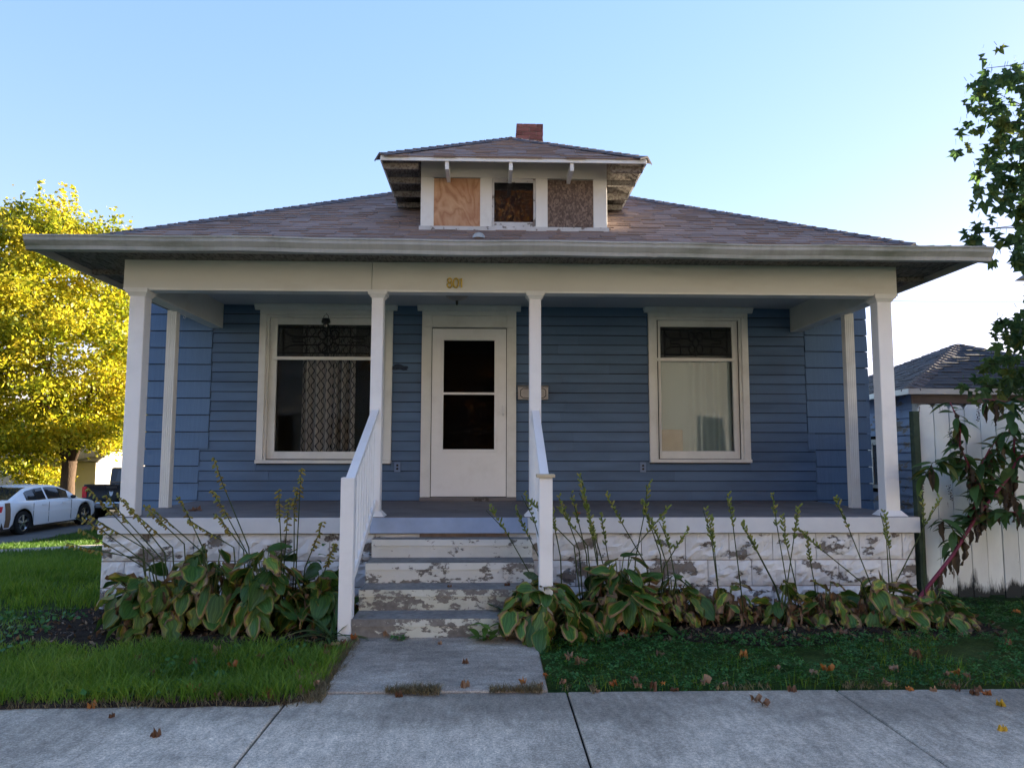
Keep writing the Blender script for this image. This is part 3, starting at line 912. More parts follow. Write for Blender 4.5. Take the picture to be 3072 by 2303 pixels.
# ---- porch slab, foundation blocks, steps
SX0, SX1 = -3.6215, 3.849
MB().box(SX0, SX1, 0.022, W - 0.0255, -0.146, -0.004).build('porch_slab', 'slabface', house, bevel=0.006)
slab = bpy.data.objects['porch_slab']
MB().box(SX0 + 0.004, SX1 - 0.004, 0.004, W - 0.026, -0.0035, 0.0).build('porch_floor', 'slabtop', house)
for a, b, mm in ((SX0, -1.205, 'slabface'), (-1.203, 0.218, 'slabblue'), (0.22, SX1, 'slabface')):
    MB().box(a, b, 0.0, 0.0215, -0.146, -0.004).build('slab_edge', mm, slab, bevel=0.005)

fo = MB().box(SX0 + 0.035, SX1 - 0.04, 0.06, W - 0.03, -0.95, -0.147).build('porch_foundation', 'mortar', house)


def rock_mesh(w, h, seed):
    nx, nz = 9, 6
    v = []; f = []
    for j in range(nz + 1):
        for i in range(nx + 1):
            a, b = i / nx, j / nz
            e = min(a, 1 - a) * w / 0.05; e2 = min(b, 1 - b) * h / 0.05
            k = min(1, min(e, e2))
            d = 0.012 + k * (0.016 + 0.024 * mnoise.noise(Vector((a * 4.5 + seed * 7, b * 3.6, seed))) + random.uniform(-.007, .007))
            jx = 0 if i in (0, nx) else random.uniform(-.012, .012); jz = 0 if j in (0, nz) else random.uniform(-.012, .012)
            v.append((a * w + jx, -d, b * h + jz))
    for j in range(nz):
        for i in range(nx):
            q = j * (nx + 1) + i
            f.append((q, q + 1, q + nx + 2, q + nx + 1))
    b = len(v)
    v += [(0, .02, 0), (w, .02, 0), (w, .02, h), (0, .02, h)]
    n1 = nx + 1
    f += [tuple([b] + [b + 1] + [i for i in range(nx, -1, -1)])]
    f += [tuple([b + 2, b + 3] + [nz * n1 + i for i in range(0, nx + 1)])]
    f += [tuple([b + 3, b] + [j * n1 for j in range(0, nz + 1)])]
    f += [tuple([b + 1, b + 2] + [j * n1 + nx for j in range(nz, -1, -1)])]
    me = bpy.data.meshes.new('block'); me.from_pydata(v, [], f); me.materials.append(MT['block'])
    return me


ROWS = [(-0.150, -0.388), (-0.391, -0.622), (-0.625, -0.860)]
cache = {}
for ri, (zt, zb) in enumerate(ROWS):
    hgt = zt - zb - 0.006
    x = SX0 + 0.03 - (0.2 if ri % 2 else 0)
    while x < SX1 - 0.04:
        a = max(x, SX0 + 0.03); b = min(x + 0.405, SX1 - 0.035)
        if b - a > 0.05 and not (a > -1.15 and b < 0.15):
            key = (round(b - a, 2), ri, random.randrange(5))
            if key not in cache: cache[key] = rock_mesh(b - a - 0.007, hgt, hash(key) % 97)
            put('block', cache[key], fo, Matrix.Translation((a, 0.058, zb)))
        x += 0.405
    for sx in (0, 1):
        y = 0.06
        while y < W - 0.1:
            L = min(0.405, W - 0.04 - y)
            key = (round(L, 2), ri, 50 + random.randrange(3))
            if key not in cache: cache[key] = rock_mesh(L - 0.007, hgt, hash(key) % 97)
            if sx == 0:
                mt = Matrix.Translation((SX0 + 0.036, y + L, zb)) @ Matrix.Rotation(R(-90), 4, 'Z')
            else:
                mt = Matrix.Translation((SX1 - 0.041, y, zb)) @ Matrix.Rotation(R(90), 4, 'Z')
            put('block', cache[key], fo, mt)
            y += 0.405

stairs = MB().box(-1.15, 0.235, -0.70, 0.03, -1.0, -0.52).build('stair', 'mortar', house)
SE = [(-0.178, -0.168), (-0.335, -0.478), (-0.500, -0.768), (-0.662, -1.063)]
for i, (zt, yf) in enumerate(SE):
    zb = SE[i + 1][0] if i < 3 else -0.95
    yb = SE[i - 1][1] + 0.03 if i else 0.0
    m = MB()
    nx = 22
    top = []
    # nosing with a slightly ragged front edge
    for k_ in range(nx + 1):
        x = -1.16 + (0.25 + 1.16) * k_ / nx
        top.append((x, yf + 0.006 * mnoise.noise(Vector((x * 6, i, 0)))))
    poly = top + [(0.25, yb), (-1.16, yb)]
    m.hexa([(p[0], p[1] + (0.012 if q <= nx else 0), zb - 0.005) for q, p in enumerate(poly)], [(p[0], p[1], zt - 0.055) for p in poly])
    m.hexa([(p[0], p[1] - (0.006 if q <= nx else 0), zt - 0.0548) for q, p in enumerate(poly)], [(p[0], p[1] - (0.004 if q <= nx else 0), zt) for q, p in enumerate(poly)])
    m.build('step', 'step%d' % i, stairs)

# ---- posts
def porch_post(x0, x1, cap, base):
    y0, y1 = 0.075, 0.075 + (x1 - x0)
    p = MB().box(x0, x1, y0, y1, 0.0, BZ - 0.002).build('porch_post', 'vinyl', house, bevel=0.006)
    c = MB()
    s = 0.028 if cap else 0.022
    cx, cy, hw = (x0 + x1) / 2, (y0 + y1) / 2, (x1 - x0) / 2
    def ring(e, z): return [(cx - hw - e, cy - hw - e, z), (cx + hw + e, cy - hw - e, z), (cx + hw + e, cy + hw + e, z), (cx - hw - e, cy + hw + e, z)]
    c.hexa(ring(0.004, BZ - 0.075), ring(0.022, BZ - 0.045)); c.hexa(ring(0.030, BZ - 0.0448), ring(0.034, BZ - 0.003))
    c.build('cap', 'trim', p)
    if base:
        c = MB(); c.hexa(ring(0.045, 0.001), ring(0.004, 0.05)); c.build('base', 'vinyl', p)
    return p


porch_post(-3.475, -3.335, True, False)
porch_post(-1.240, -1.130, True, True)
porch_post(0.240, 0.350, True, True)
porch_post(3.575, 3.712, True, True)
# fluted intermediate posts under the side beams
for x0, y0 in ((-3.60, 1.16), (3.735, 1.05)):
    m = MB(); w = 0.105
    poly = []
    n = 5
    for k_ in range(n):
        a = x0 + w * k_ / n; b = x0 + w * (k_ + 1) / n
        poly += [(a + .002, y0), (b - .006, y0), (b - .004, y0 + .006)]
    poly += [(x0 + w, y0 + 0.08), (x0, y0 + 0.08)]
    m.prism(poly, 'z', 0.001, BZ - 0.001).build('fluted_post', 'trim', house)

# ---- beams, ceiling, soffits
bm_ = MB(); bm_.box(-3.532, -1.244, 0.0675, 0.20, BZ, 2.44); bm_.box(-1.238, 3.769, 0.0675, 0.20, BZ, 2.44)
beam = bm_.build('porch_beam', 'frieze', house)
MB().box(-3.534, 3.771, 0.060, 0.205, BZ - 0.020, BZ - 0.0005).build('beam_moulding', 'trim', beam)
for xa, xb in ((-3.532, -3.395), (3.632, 3.769)):
    b_ = MB().box(xa, xb, 0.2055, W - 0.026, BZ, 2.44).build('side_beam', 'frieze', house)
    MB().box(xa - 0.002, xb + 0.002, 0.206, W - 0.036, BZ - 0.014, BZ - 0.0005).build('beam_moulding', 'trim', b_)
ce = MB().box(-3.394, 3.631, 0.2005, W - 0.001, CE, 2.43).build('porch_ceiling', 'ceil', house)
for i in range(1, 3):
    MB().box(-3.394, 3.631, 0.2 + i * 0.69, 0.2 + i * 0.69 + 0.022, CE - 0.008, CE - 0.0005).build('batten', 'ceil', ce)
EX0, EX1 = -4.05, 4.275
so = MB()
so.box(EX0, EX1, -0.42, 0.067, 2.365, 2.385)
soff = so.build('eave_soffit', 'soffit', house)
for sx in (0, 1):
    xa, xb = (EX0, -3.5325) if sx == 0 else (3.7695, EX1)
    n = 5
    for k_ in range(n):
        a = xa + (xb - xa) * k_ / n; b = xa + (xb - xa) * (k_ + 1) / n
        MB().box(a + 0.003, b - 0.003, 0.0675, W + 0.9, 2.362 + random.uniform(-.003, .003), 2.38).build('soffit_board', 'soffit', soff)
    # lookouts
    for yy in (0.45, 1.25, 2.0):
        MB().box(xa + 0.02, xb - 0.005, yy, yy + 0.05, 2.315, 2.3605).build('lookout', 'soffit', soff)
f_ = MB()
f_.box(EX0 - 0.02, EX0 - 0.0005, -0.42, W + 0.9, 2.305, 2.40); f_.box(EX1 + 0.0005, EX1 + 0.02, -0.42, W + 0.9, 2.305, 2.40)
f_.box(EX0 - 0.02, EX1 + 0.02, -0.44, -0.4205, 2.30, 2.40)
f_.build('fascia', 'fascia', house)

# ---- gutter with a little sag
def gutter():
    prof = [(-0.441, 2.415), (-0.441, 2.300), (-0.505, 2.300), (-0.512, 2.330), (-0.528, 2.350), (-0.545, 2.372), (-0.547, 2.402), (-0.556, 2.404), (-0.556, 2.418), (-0.535, 2.418), (-0.531, 2.380), (-0.460, 2.375), (-0.452, 2.415)]
    xs = np.linspace(-4.085, 4.31, 29)
    m = MB()
    n = len(prof)
    for x in xs:
        dz = 0.004 - 0.0035 * (x + 4.1) + 0.004 * math.sin(x * 2.1) + 0.003 * math.sin(x * 5)
        for y, z in prof: m.v.append((x, y, z + dz))
    for i in range(len(xs) - 1):
        for k_ in range(n):
            k2 = (k_ + 1) % n
            m.f.append((i*n + k_, i*n + k2, (i+1)*n + k2, (i+1)*n + k_))
    m.f.append(tuple(reversed(range(n)))); m.f.append(tuple((len(xs)-1)*n + k_ for k_ in range(n)))
    g = m.build('gutter', 'gutter', house)
    for x in (-3.72, 1.3):
        s = MB()
        for e in (-.02, .02):
            for y, z in prof: s.v.append((x + e, y - 0.003 if y < -0.5 else y, z - 0.003 + 0.004 - 0.0035 * (x + 4.1)))
        for k_ in range(n):
            k2 = (k_ + 1) % n; s.f.append((k_, k2, n + k2, n + k_))
        s.build('gutter_seam', 'gutter', g)
gutter()

# ---- roofs
MS = 0.545
MY, MZ = 1.82, 3.09
MX0, MX1 = -4.72, 5.02
MCX = 0.15
RUN = MCX - MX0
RY1 = MY + RUN; RZ = MZ + MS * RUN
BY = 13.87
RY2 = BY - RUN
roof = MB()
A, B_, C_, D_ = (MX0, MY, MZ), (MX1, MY, MZ), (MX1, BY, MZ), (MX0, BY, MZ)
E1, E2 = (MCX, RY1, RZ), (MCX, RY2, RZ)
lo = lambda p: (p[0], p[1], p[2] - 0.14)
roof.v = [A, B_, C_, D_, E1, E2, lo(A), lo(B_), lo(C_), lo(D_)]
roof.f = [(0, 1, 4), (1, 2, 5, 4), (2, 3, 5), (3, 0, 4, 5), (0, 6, 7, 1), (1, 7, 8, 2), (2, 8, 9, 3), (3, 9, 6, 0), (6, 9, 8, 7)]
roof = roof.build('roof', 'shingle', house)
PS = 0.2785
PY0, PZ0, PY1 = -0.44, 2.405, 1.95
pr_ = MB()
px0, px1 = EX0 - 0.03, EX1 + 0.03
q = PY1 - PY0; pz1 = PZ0 + PS * q
a, b, c_, d_ = (px0, PY0, PZ0), (px1, PY0, PZ0), (px1 - q, PY1, pz1), (px0 + q, PY1, pz1)
e, f2 = (px1, W + 0.9, PZ0), (px0, W + 0.9, PZ0)
g, h2 = (px1 - q, W + 0.9, pz1), (px0 + q, W + 0.9, pz1)
pr_.v = [a, b, c_, d_, e, f2, g, h2]
pr_.f = [(0, 1, 2, 3), (1, 4, 6, 2), (5, 0, 3, 7), (3, 2, 6, 7)]
proof = pr_.build('porch_roof', 'shingle', house)
pt = MB(); pt.box(px0 + .01, px1 - .01, PY0 + .01, W + .85, 2.386, 2.4045); pt.build('roof_deck', 'soffit', proof)


def shingle_quads(O, along, up, nrm, tmax, lim, expo=0.14, seed=1, wr=(0.16, 0.42)):
    """tabs of a shingled slope: lists of 8 corners, bottom edge first"""
    rg = random.Random(seed)
    O, along, up, nrm = (Vector(q) for q in (O, along, up, nrm))
    out = []
    t = 0.0
    row = 0
    while t < tmax - 0.01:
        t1 = min(t + expo, tmax)
        xl, xr = lim((t + t1) / 2)
        x = xl - rg.uniform(0, 0.25)
        thick = rg.random() < 0.5
        while x < xr:
            w = rg.uniform(*wr)
            a, b = max(x, xl), min(x + w, xr)
            x += w
            thick = not thick if rg.random() < 0.8 else thick
            if b - a < 0.02: continue
            th = (0.021 if thick else 0.011) + rg.uniform(-.002, .002)
            tt = t - (rg.uniform(0, 0.012) if thick else -0.002)
            P = lambda s_, u_, n_: tuple(O + along * s_ + up * u_ + nrm * n_)
            sk = rg.uniform(-0.012, 0.012)
            out.append(((row, t, (a + b) / 2), [P(a + .001, tt, th), P(b - .001, tt, th), P(b - .001 + sk * 0, t1 + 0.03, 0.004), P(a + .001, t1 + 0.03, 0.004),
                              P(a + .001, tt, -0.004), P(b - .001, tt, -0.004), P(b - .001, t1 + 0.03, -0.004), P(a + .001, t1 + 0.03, -0.004)]))
        t = t1; row += 1
    return out


SHF = [(0, 1, 2, 3), (0, 4, 5, 1), (1, 5, 6, 2), (3, 7, 4, 0)]


def tabs_mesh(name, tabs, parent, **tags):
    v = []; f = []
    for k_, c in tabs:
        b = len(v); v += c; f += [tuple(b + i for i in q) for q in SHF]
    me = bpy.data.meshes.new(name); me.from_pydata(v, [], f); me.materials.append(MT['shingle'])
    return put(name, me, parent, **tags)


cs = 1 / math.sqrt(1 + MS * MS)
upF = (0, cs, MS * cs); nF = (0, -MS * cs, cs)
front = shingle_quads((MCX, MY - 0.03, MZ + 0.002 - 0.03 * MS), (1, 0, 0), upF, nF, RUN / cs, lambda t: (-RUN - 0.02 + t * cs, RUN + 0.02 - t * cs), seed=3)
rest = []
singles = []
for k_, c in front:
    row, t, x = k_
    y = MY + t * cs
    hidden = (abs(x) < 1.2 and t > 0.66) or (abs(x) < 1.75 and t > 1.9) or t > 2.9
    if not hidden and row >= 1 and len(singles) < 205 and (t < 0.75 or abs(x) < 3.2):
        singles.append(c)
    else:
        rest.append((k_, c))
for c in singles:
    me = bpy.data.meshes.new('shingle'); me.from_pydata(c, [], SHF); me.materials.append(MT['shingle'])
    put('shingle', me, roof)
for O, al, upv, nn, lim in (((MX0, 7.5, MZ), (0, -1, 0), (cs, 0, MS * cs), (-MS * cs, 0, cs), lambda t: (7.5 - BY + t * cs, 7.5 - MY - t * cs)),
                            ((MX1, 7.5, MZ), (0, 1, 0), (-cs, 0, MS * cs), (MS * cs, 0, cs), lambda t: (MY - 7.5 + t * cs, BY - 7.5 - t * cs))):
    rest += shingle_quads(O, al, upv, nn, RUN / cs, lim, seed=5)
tabs_mesh('shingle_field', rest, roof, kind='stuff')
pc = 1 / math.sqrt(1 + PS * PS)
prest = shingle_quads((MCX, PY0 - 0.02, PZ0), (1, 0, 0), (0, pc, PS * pc), (0, -PS * pc, pc), q / pc, lambda t: (px0 - MCX + t * pc, px1 - MCX - t * pc), seed=8)
prest += shingle_quads((px0, 1.0, PZ0), (0, -1, 0), (pc, 0, PS * pc), (-PS * pc, 0, pc), q / pc, lambda t: (1 - W - .9, 1 - PY0 - t * pc), seed=9)
prest += shingle_quads((px1, 1.0, PZ0), (0, 1, 0), (-pc, 0, PS * pc), (PS * pc, 0, pc), q / pc, lambda t: (PY0 - 1 + t * pc, W + .9 - 1), seed=10)
tabs_mesh('shingle_field', prest, proof, kind='stuff')


def hipcaps(p0, p1, parent, n1, n2, wd=0.15):
    p0, p1 = Vector(p0), Vector(p1)
    L = (p1 - p0).length; u = (p1 - p0) / L
    n1, n2 = Vector(n1), Vector(n2)
    s1 = n1.cross(u).normalized(); s2 = n2.cross(u).normalized()
    if s1.z > 0: s1 = -s1
    if s2.z > 0: s2 = -s2
    nn = (n1 + n2).normalized()
    t = 0
    m = MB()
    while t < L:
        a = p0 + u * t; b = p0 + u * min(t + 0.17, L)
        m.face(tuple(a + s1 * wd + n1 * .022), tuple(a + nn * .036), tuple(b + nn * .022), tuple(b + s1 * wd + n1 * .012))
        m.face(tuple(a + nn * .036), tuple(a + s2 * wd + n2 * .022), tuple(b + s2 * wd + n2 * .012), tuple(b + nn * .022))
        m.face(tuple(a + s1 * wd + n1 * .002), tuple(a + nn * .012), tuple(a + nn * .036), tuple(a + s1 * wd + n1 * .022))
        m.face(tuple(a + nn * .012), tuple(a + s2 * wd + n2 * .002), tuple(a + s2 * wd + n2 * .022), tuple(a + nn * .036))
        t += 0.14
    m.build('hip_cap', 'hipcap', parent)


nL = (-MS * cs, 0, cs); nR = (MS * cs, 0, cs)
hipcaps(A, E1, roof, nF, nL); hipcaps(B_, E1, roof, nF, nR); hipcaps(E1, E2, roof, nL, nR)
pn = (0, -PS * pc, pc)
hipcaps(a, d_, proof, pn, (-PS * pc, 0, pc)); hipcaps(b, c_, proof, pn, (PS * pc, 0, pc))
# a small cracked dome of flashing on the shingles below the dormer
MB().lathe([(0.085, 0), (0.075, 0.035), (0.05, 0.065), (0.02, 0.078), (0.001, 0.08)], (-0.27, 1.93, 3.145), n=12).build('roof_vent_cap', 'gutter', roof, smooth=True)

# ---- dormer
DY = 2.333
dormer = MB().box(-1.0, 1.34, DY + 0.045, DY + 0.09, 3.1, 4.33).build('dormer', 'trim', house, label='hipped roof dormer with two boarded-up windows')
for xa, xb in ((-1.013, -0.848), (-0.262, -0.112), (0.445, 0.597), (1.181, 1.355)):
    MB().box(xa, xb, DY, DY + 0.04, 3.418, 4.06).build('casing_board', 'trim', dormer, bevel=0.003)
MB().box(-1.013, 1.355, DY - 0.004, DY + 0.04, 4.0605, 4.36).build('frieze_board', 'frieze', dormer)
MB().box(-1.03, 1.375, DY - 0.035, DY + 0.04, 3.355, 3.4175).build('sill', 'oldtrim', dormer, bevel=0.004)
for xa, xb in ((-0.99, -0.95), (1.30, 1.335)):
    MB().box(xa, xb, DY + 0.0905, 4.6, 3.3, 4.30).build('cheek_wall', 'trim', dormer)
MB().box(-0.847, -0.263, DY + 0.006, DY + 0.022, 3.425, 4.05).build('plywood_panel', 'ply', dormer)
MB().box(0.599, 1.179, DY + 0.010, DY + 0.024, 3.435, 4.045).build('strand_board_panel', 'osb', dormer)
s = MB()
s.box(-0.111, -0.083, DY + 0.012, DY + 0.035, 3.418, 4.06); s.box(0.416, 0.444, DY + 0.012, DY + 0.035, 3.418, 4.06)
s.box(-0.0825, 0.4155, DY + 0.012, DY + 0.035, 4.008, 4.06); s.box(-0.0825, 0.4155, DY + 0.012, DY + 0.035, 3.418, 3.492)
wd_ = s.build('attic_window', 'oldtrim', dormer, bevel=0.003)
MB().box(-0.0825, 0.4155, DY + 0.024, DY + 0.029, 3.4925, 4.0075).build('pane', 'glass_dirty', wd_)
MB().box(-0.08, 0.413, DY + 0.036, DY + 0.043, 3.45, 4.05).build('dark_backing', 'plain_dark', wd_)
DS = 0.585
dx0, dx1, dy0, dz0 = -1.445, 1.755, 1.885, 4.145
hw = (dx1 - dx0) / 2; dcx = (dx0 + dx1) / 2
dr = MB()
ry = dy0 + hw; rz = dz0 + DS * hw; yb = 5.75
top = [(dx0, dy0, dz0), (dx1, dy0, dz0), (dcx, ry, rz), (dcx, yb, rz), (dx0, 3.75, dz0), (dx1, 3.75, dz0)]
dn = [(p[0], p[1], p[2] - 0.045) for p in top]
dr.v = top + dn
dr.f = [(0, 1, 2), (1, 5, 3, 2), (4, 0, 2, 3), (6, 8, 7), (7, 8, 9, 11), (10, 9, 8, 6), (0, 6, 7, 1), (1, 7, 11, 5), (0, 4, 10, 6)]
drf = dr.build('dormer_roof', 'soffit', dormer)
fb = MB(); fb.box(dx0 - 0.01, dx1 + 0.01, dy0 - 0.02, dy0 - 0.0005, dz0 - 0.058, dz0 + 0.002)
fb.box(dx0 - 0.02, dx0 - 0.0005, dy0, 3.68, dz0 - 0.058, dz0 + 0.002); fb.box(dx1 + 0.0005, dx1 + 0.02, dy0, 3.66, dz0 - 0.058, dz0 + 0.002)
fb.build('fascia', 'trim', drf)
for x in (-0.66, 0.115, 0.86):
    MB().box(x - 0.022, x + 0.022, dy0 + 0.001, DY - 0.005, dz0 - 0.155, dz0 - 0.048).build('rafter_tail', 'trim', drf)
for sx in (0, 1):
    xa, xb = (dx0 + 0.01, -1.014) if sx == 0 else (1.356, dx1 - 0.01)
    for yy in (1.98, 2.45, 2.95, 3.4):
        MB().box(xa, xb, yy, yy + 0.045, dz0 - 0.12, dz0 - 0.047).build('rafter_tail', 'soffit', drf)
    # tongue-and-groove boards under the eave
    n = 7
    for k_ in range(n):
        u0, u1 = k_ / n, (k_ + 1) / n
        a, b = xa + (xb - xa) * u0, xa + (xb - xa) * u1
        if sx == 0: za = dz0 - 0.047 + DS * (a - dx0); zb2 = dz0 - 0.047 + DS * (b - dx0)
        else: za = dz0 - 0.047 + DS * (dx1 - a); zb2 = dz0 - 0.047 + DS * (dx1 - b)
        MB().hexa([(a + .003, 2.34, za - .012), (b - .003, 2.34, zb2 - .012), (b - .003, 3.72, zb2 - .012), (a + .003, 3.72, za - .012)],
                  [(a + .003, 2.34, za - .001), (b - .003, 2.34, zb2 - .001), (b - .003, 3.72, zb2 - .001), (a + .003, 3.72, za - .001)]).build('eave_board', 'soffit', drf)
dc = 1 / math.sqrt(1 + DS * DS)
dt = shingle_quads((dcx, dy0 - 0.03, dz0 - 0.03 * DS + .003), (1, 0, 0), (0, dc, DS * dc), (0, -DS * dc, dc), hw / dc, lambda t: (-hw - .03 + t * dc, hw + .03 - t * dc), seed=21, wr=(0.18, 0.42))
for k_, c in dt[:95]:
    me = bpy.data.meshes.new('shingle'); me.from_pydata(c, [], SHF); me.materials.append(MT['shingle'])
    put('shingle', me, drf)
dr2 = dt[95:]
dr2 += shingle_quads((dx0, 3, dz0), (0, -1, 0), (dc, 0, DS * dc), (-DS * dc, 0, dc), hw / dc, lambda t: (3 - 3.7 - t * 1.2, 3 - dy0 - t * dc), seed=22)
dr2 += shingle_quads((dx1, 3, dz0), (0, 1, 0), (-dc, 0, DS * dc), (DS * dc, 0, dc), hw / dc, lambda t: (dy0 - 3 + t * dc, 0.7 + t * 1.2), seed=23)
tabs_mesh('shingle_field', dr2, drf, kind='stuff')
nd = (0, -DS * dc, dc)
hipcaps((dx0 - .02, dy0 - .02, dz0), (dcx, ry, rz), drf, nd, (-DS * dc, 0, dc), 0.13); hipcaps((dx1 + .02, dy0 - .02, dz0), (dcx, ry, rz), drf, nd, (DS * dc, 0, dc), 0.13)
hipcaps((dcx, ry, rz), (dcx, yb, rz), drf, (-DS * dc, 0, dc), (DS * dc, 0, dc), 0.13)

# ---- chimney
cx0, cx1, cy0, cy1, ctop = 0.335, 0.815, 6.0, 6.48, 6.475
ch = MB().box(cx0 + .012, cx1 - .012, cy0 + .012, cy1 - .012, 5.3, ctop - 0.012).build('chimney', 'mortar', roof)
for r in range(10):
    z1 = ctop - r * 0.074; z0 = z1 - 0.063
    off = 0.0 if r % 2 else 0.12
    for side in range(4):
        p = -off
        while p < cx1 - cx0:
            a, b = max(0, p), min(p + 0.232, cx1 - cx0)
            p += 0.24
            if b - a < 0.04: continue
            j = random.uniform(-.003, .004)
            if side == 0: bx = (cx0 + a, cx0 + b - .002, cy0 - j, cy0 + .08)
            elif side == 1: bx = (cx0 + a, cx0 + b - .002, cy1 - .08, cy1 + j)
            elif side == 2: bx = (cx0 - j, cx0 + .08, cy0 + .081 + a * .65, cy0 + .081 + b * .65)
            else: bx = (cx1 - .08, cx1 + j, cy0 + .081 + a * .65, cy0 + .081 + b * .65)
            MB().box(*bx, z0, z1).build('brick', 'brick', ch)
MB().box(cx0 + .05, cx1 - .05, cy0 + .05, cy1 - .05, ctop - 0.011, ctop + 0.015).build('chimney_cap', 'mortar', roof)

# ---- house number 8 0 1 on the beam
def stroke(name, pts, parent, closed=False, w=0.008):
    m = MB()
    for p in pts:
        m.tube([(x, 0.056, z) for x, z in p], w, 6)
    return m.build(name, 'gold', parent)


def ell(cx, cz, rx, rz, n=18): return [(cx + rx * math.cos(2 * math.pi * k_ / n), cz + rz * math.sin(2 * math.pi * k_ / n)) for k_ in range(n + 1)]


num = thing('house_number', 'tarnished gold house number 801 on the porch beam', 'house number', (-0.458, 0.06, 2.13))
stroke('digit', [ell(-0.512, 2.192, 0.017, 0.021), ell(-0.512, 2.147, 0.021, 0.024)], num, w=0.0082)
stroke('digit', [ell(-0.452, 2.168, 0.024, 0.044)], num, w=0.009)
stroke('digit', [[(-0.414, 2.196), (-0.401, 2.212), (-0.401, 2.125)]], num, w=0.009)

# ---- small wall fittings
o = thing('porch_light', 'small bronze ceiling lamp above the front door', 'lamp', (-0.50, 1.35, CE - 0.0))
MB().lathe([(0.001, CE - .009), (0.12, CE - .009), (0.115, CE - .025), (0.07, CE - .04), (0.045, CE - .05)], (-0.50, 1.35, 0)).build('canopy', 'bronze', o, smooth=True)
MB().lathe([(0.13, CE - .048), (0.125, CE - .07), (0.09, CE - .10), (0.04, CE - .118), (0.001, CE - .12)], (-0.50, 1.35, 0)).build('bowl', 'lampglass', o, smooth=True)
MB().lathe([(0.018, CE - .118), (0.012, CE - .135), (0.016, CE - .145), (0.006, CE - .17), (0.001, CE - .172)], (-0.50, 1.35, 0), n=10).build('finial', 'bronze', o, smooth=True)

o = thing('hanging_lantern', 'small black lantern hanging over the left window', 'lantern', (-2.125, W - 0.10, 2.13))
MB().lathe([(0.001, 2.205), (0.045, 2.20), (0.055, 2.16), (0.05, 2.145), (0.001, 2.145)], (-2.125, W - 0.12, 0), n=14).build('hood', 'black', o, smooth=True)
MB().lathe([(0.035, 2.144), (0.033, 2.10), (0.03, 2.085), (0.001, 2.082)], (-2.125, W - 0.12, 0), n=12).build('globe', 'carglass', o, smooth=True)
MB().tube([(-2.16, W - 0.12, 2.19), (-2.15, W - 0.11, 2.235), (-2.125, W - 0.09, 2.262), (-2.10, W - 0.11, 2.235), (-2.09, W - 0.12, 2.19)], 0.004, 5).build('bail', 'black', o)
MB().tube([(-2.125, W - 0.046, 2.262), (-2.125, W - 0.095, 2.258), (-2.125, W - 0.10, 2.27)], 0.004, 5).build('nail', 'black', o)

o = thing('mailbox', 'grey metal wall mailbox right of the front door', 'mailbox', (0.40, W - 0.06, 1.22))
MB().box(0.215, 0.585, W - 0.105, W - 0.026, 1.222, 1.385).build('body', 'mail', o, bevel=0.006)
MB().prism([(W - 0.115, 1.375), (W - 0.026, 1.408), (W - 0.026, 1.3865), (W - 0.107, 1.3865)], 'x', 0.208, 0.592).build('lid', 'mail', o)
fr = MB()
for q in (((0.245, 1.27), (0.275, 1.245)), ((0.275, 1.245), (0.525, 1.245)), ((0.525, 1.245), (0.555, 1.27)), ((0.555, 1.27), (0.555, 1.335)), ((0.555, 1.335), (0.525, 1.36)), ((0.525, 1.36), (0.275, 1.36)), ((0.275, 1.36), (0.245, 1.335)), ((0.245, 1.335), (0.245, 1.27))):
    fr.tube([(q[0][0], W - 0.106, q[0][1]), (q[1][0], W - 0.106, q[1][1])], 0.004, 4)
fr.build('embossed_frame', 'came', o)

for x, lab in ((-1.243, 'blue painted outlet on the wall between left window and door'), (1.750, 'blue painted outlet on the wall left of the right window')):
    o = thing('wall_outlet', lab, 'outlet', (x, W - 0.02, 0.36))
    MB().box(x - 0.036, x + 0.036, W - 0.036, W - 0.018, 0.345, 0.465).build('cover_plate', 'outlet', o, bevel=0.003)
    for zz in (0.425, 0.385):
        MB().lathe([(0.014, 0), (0.014, -0.004), (0.001, -0.004)], (x, W - 0.036, zz), axis='y', n=10).build('socket', 'black', o)

# screw hooks under ceiling and beam
for i, (x, y, z, lab) in enumerate(((-3.46, 1.28, BZ - 0.014, 'white screw hook under the left side beam'), (-2.05, 0.75, CE, 'screw hook in the porch ceiling left of the left middle post'),
                                    (1.75, 0.75, CE, 'screw hook in the ceiling nearest the right middle post'), (3.0, 0.75, CE, 'screw hook in the ceiling nearest the right corner post'))):
    MB().tube([(x, y, z), (x, y, z - 0.03), (x + .012, y, z - .042), (x, y, z - .055), (x - .014, y, z - .045), (x - .016, y, z - .035)], 0.0035, 5).build('screw_hook', 'trim' if i == 0 else 'bronze', label=lab, category='hook')

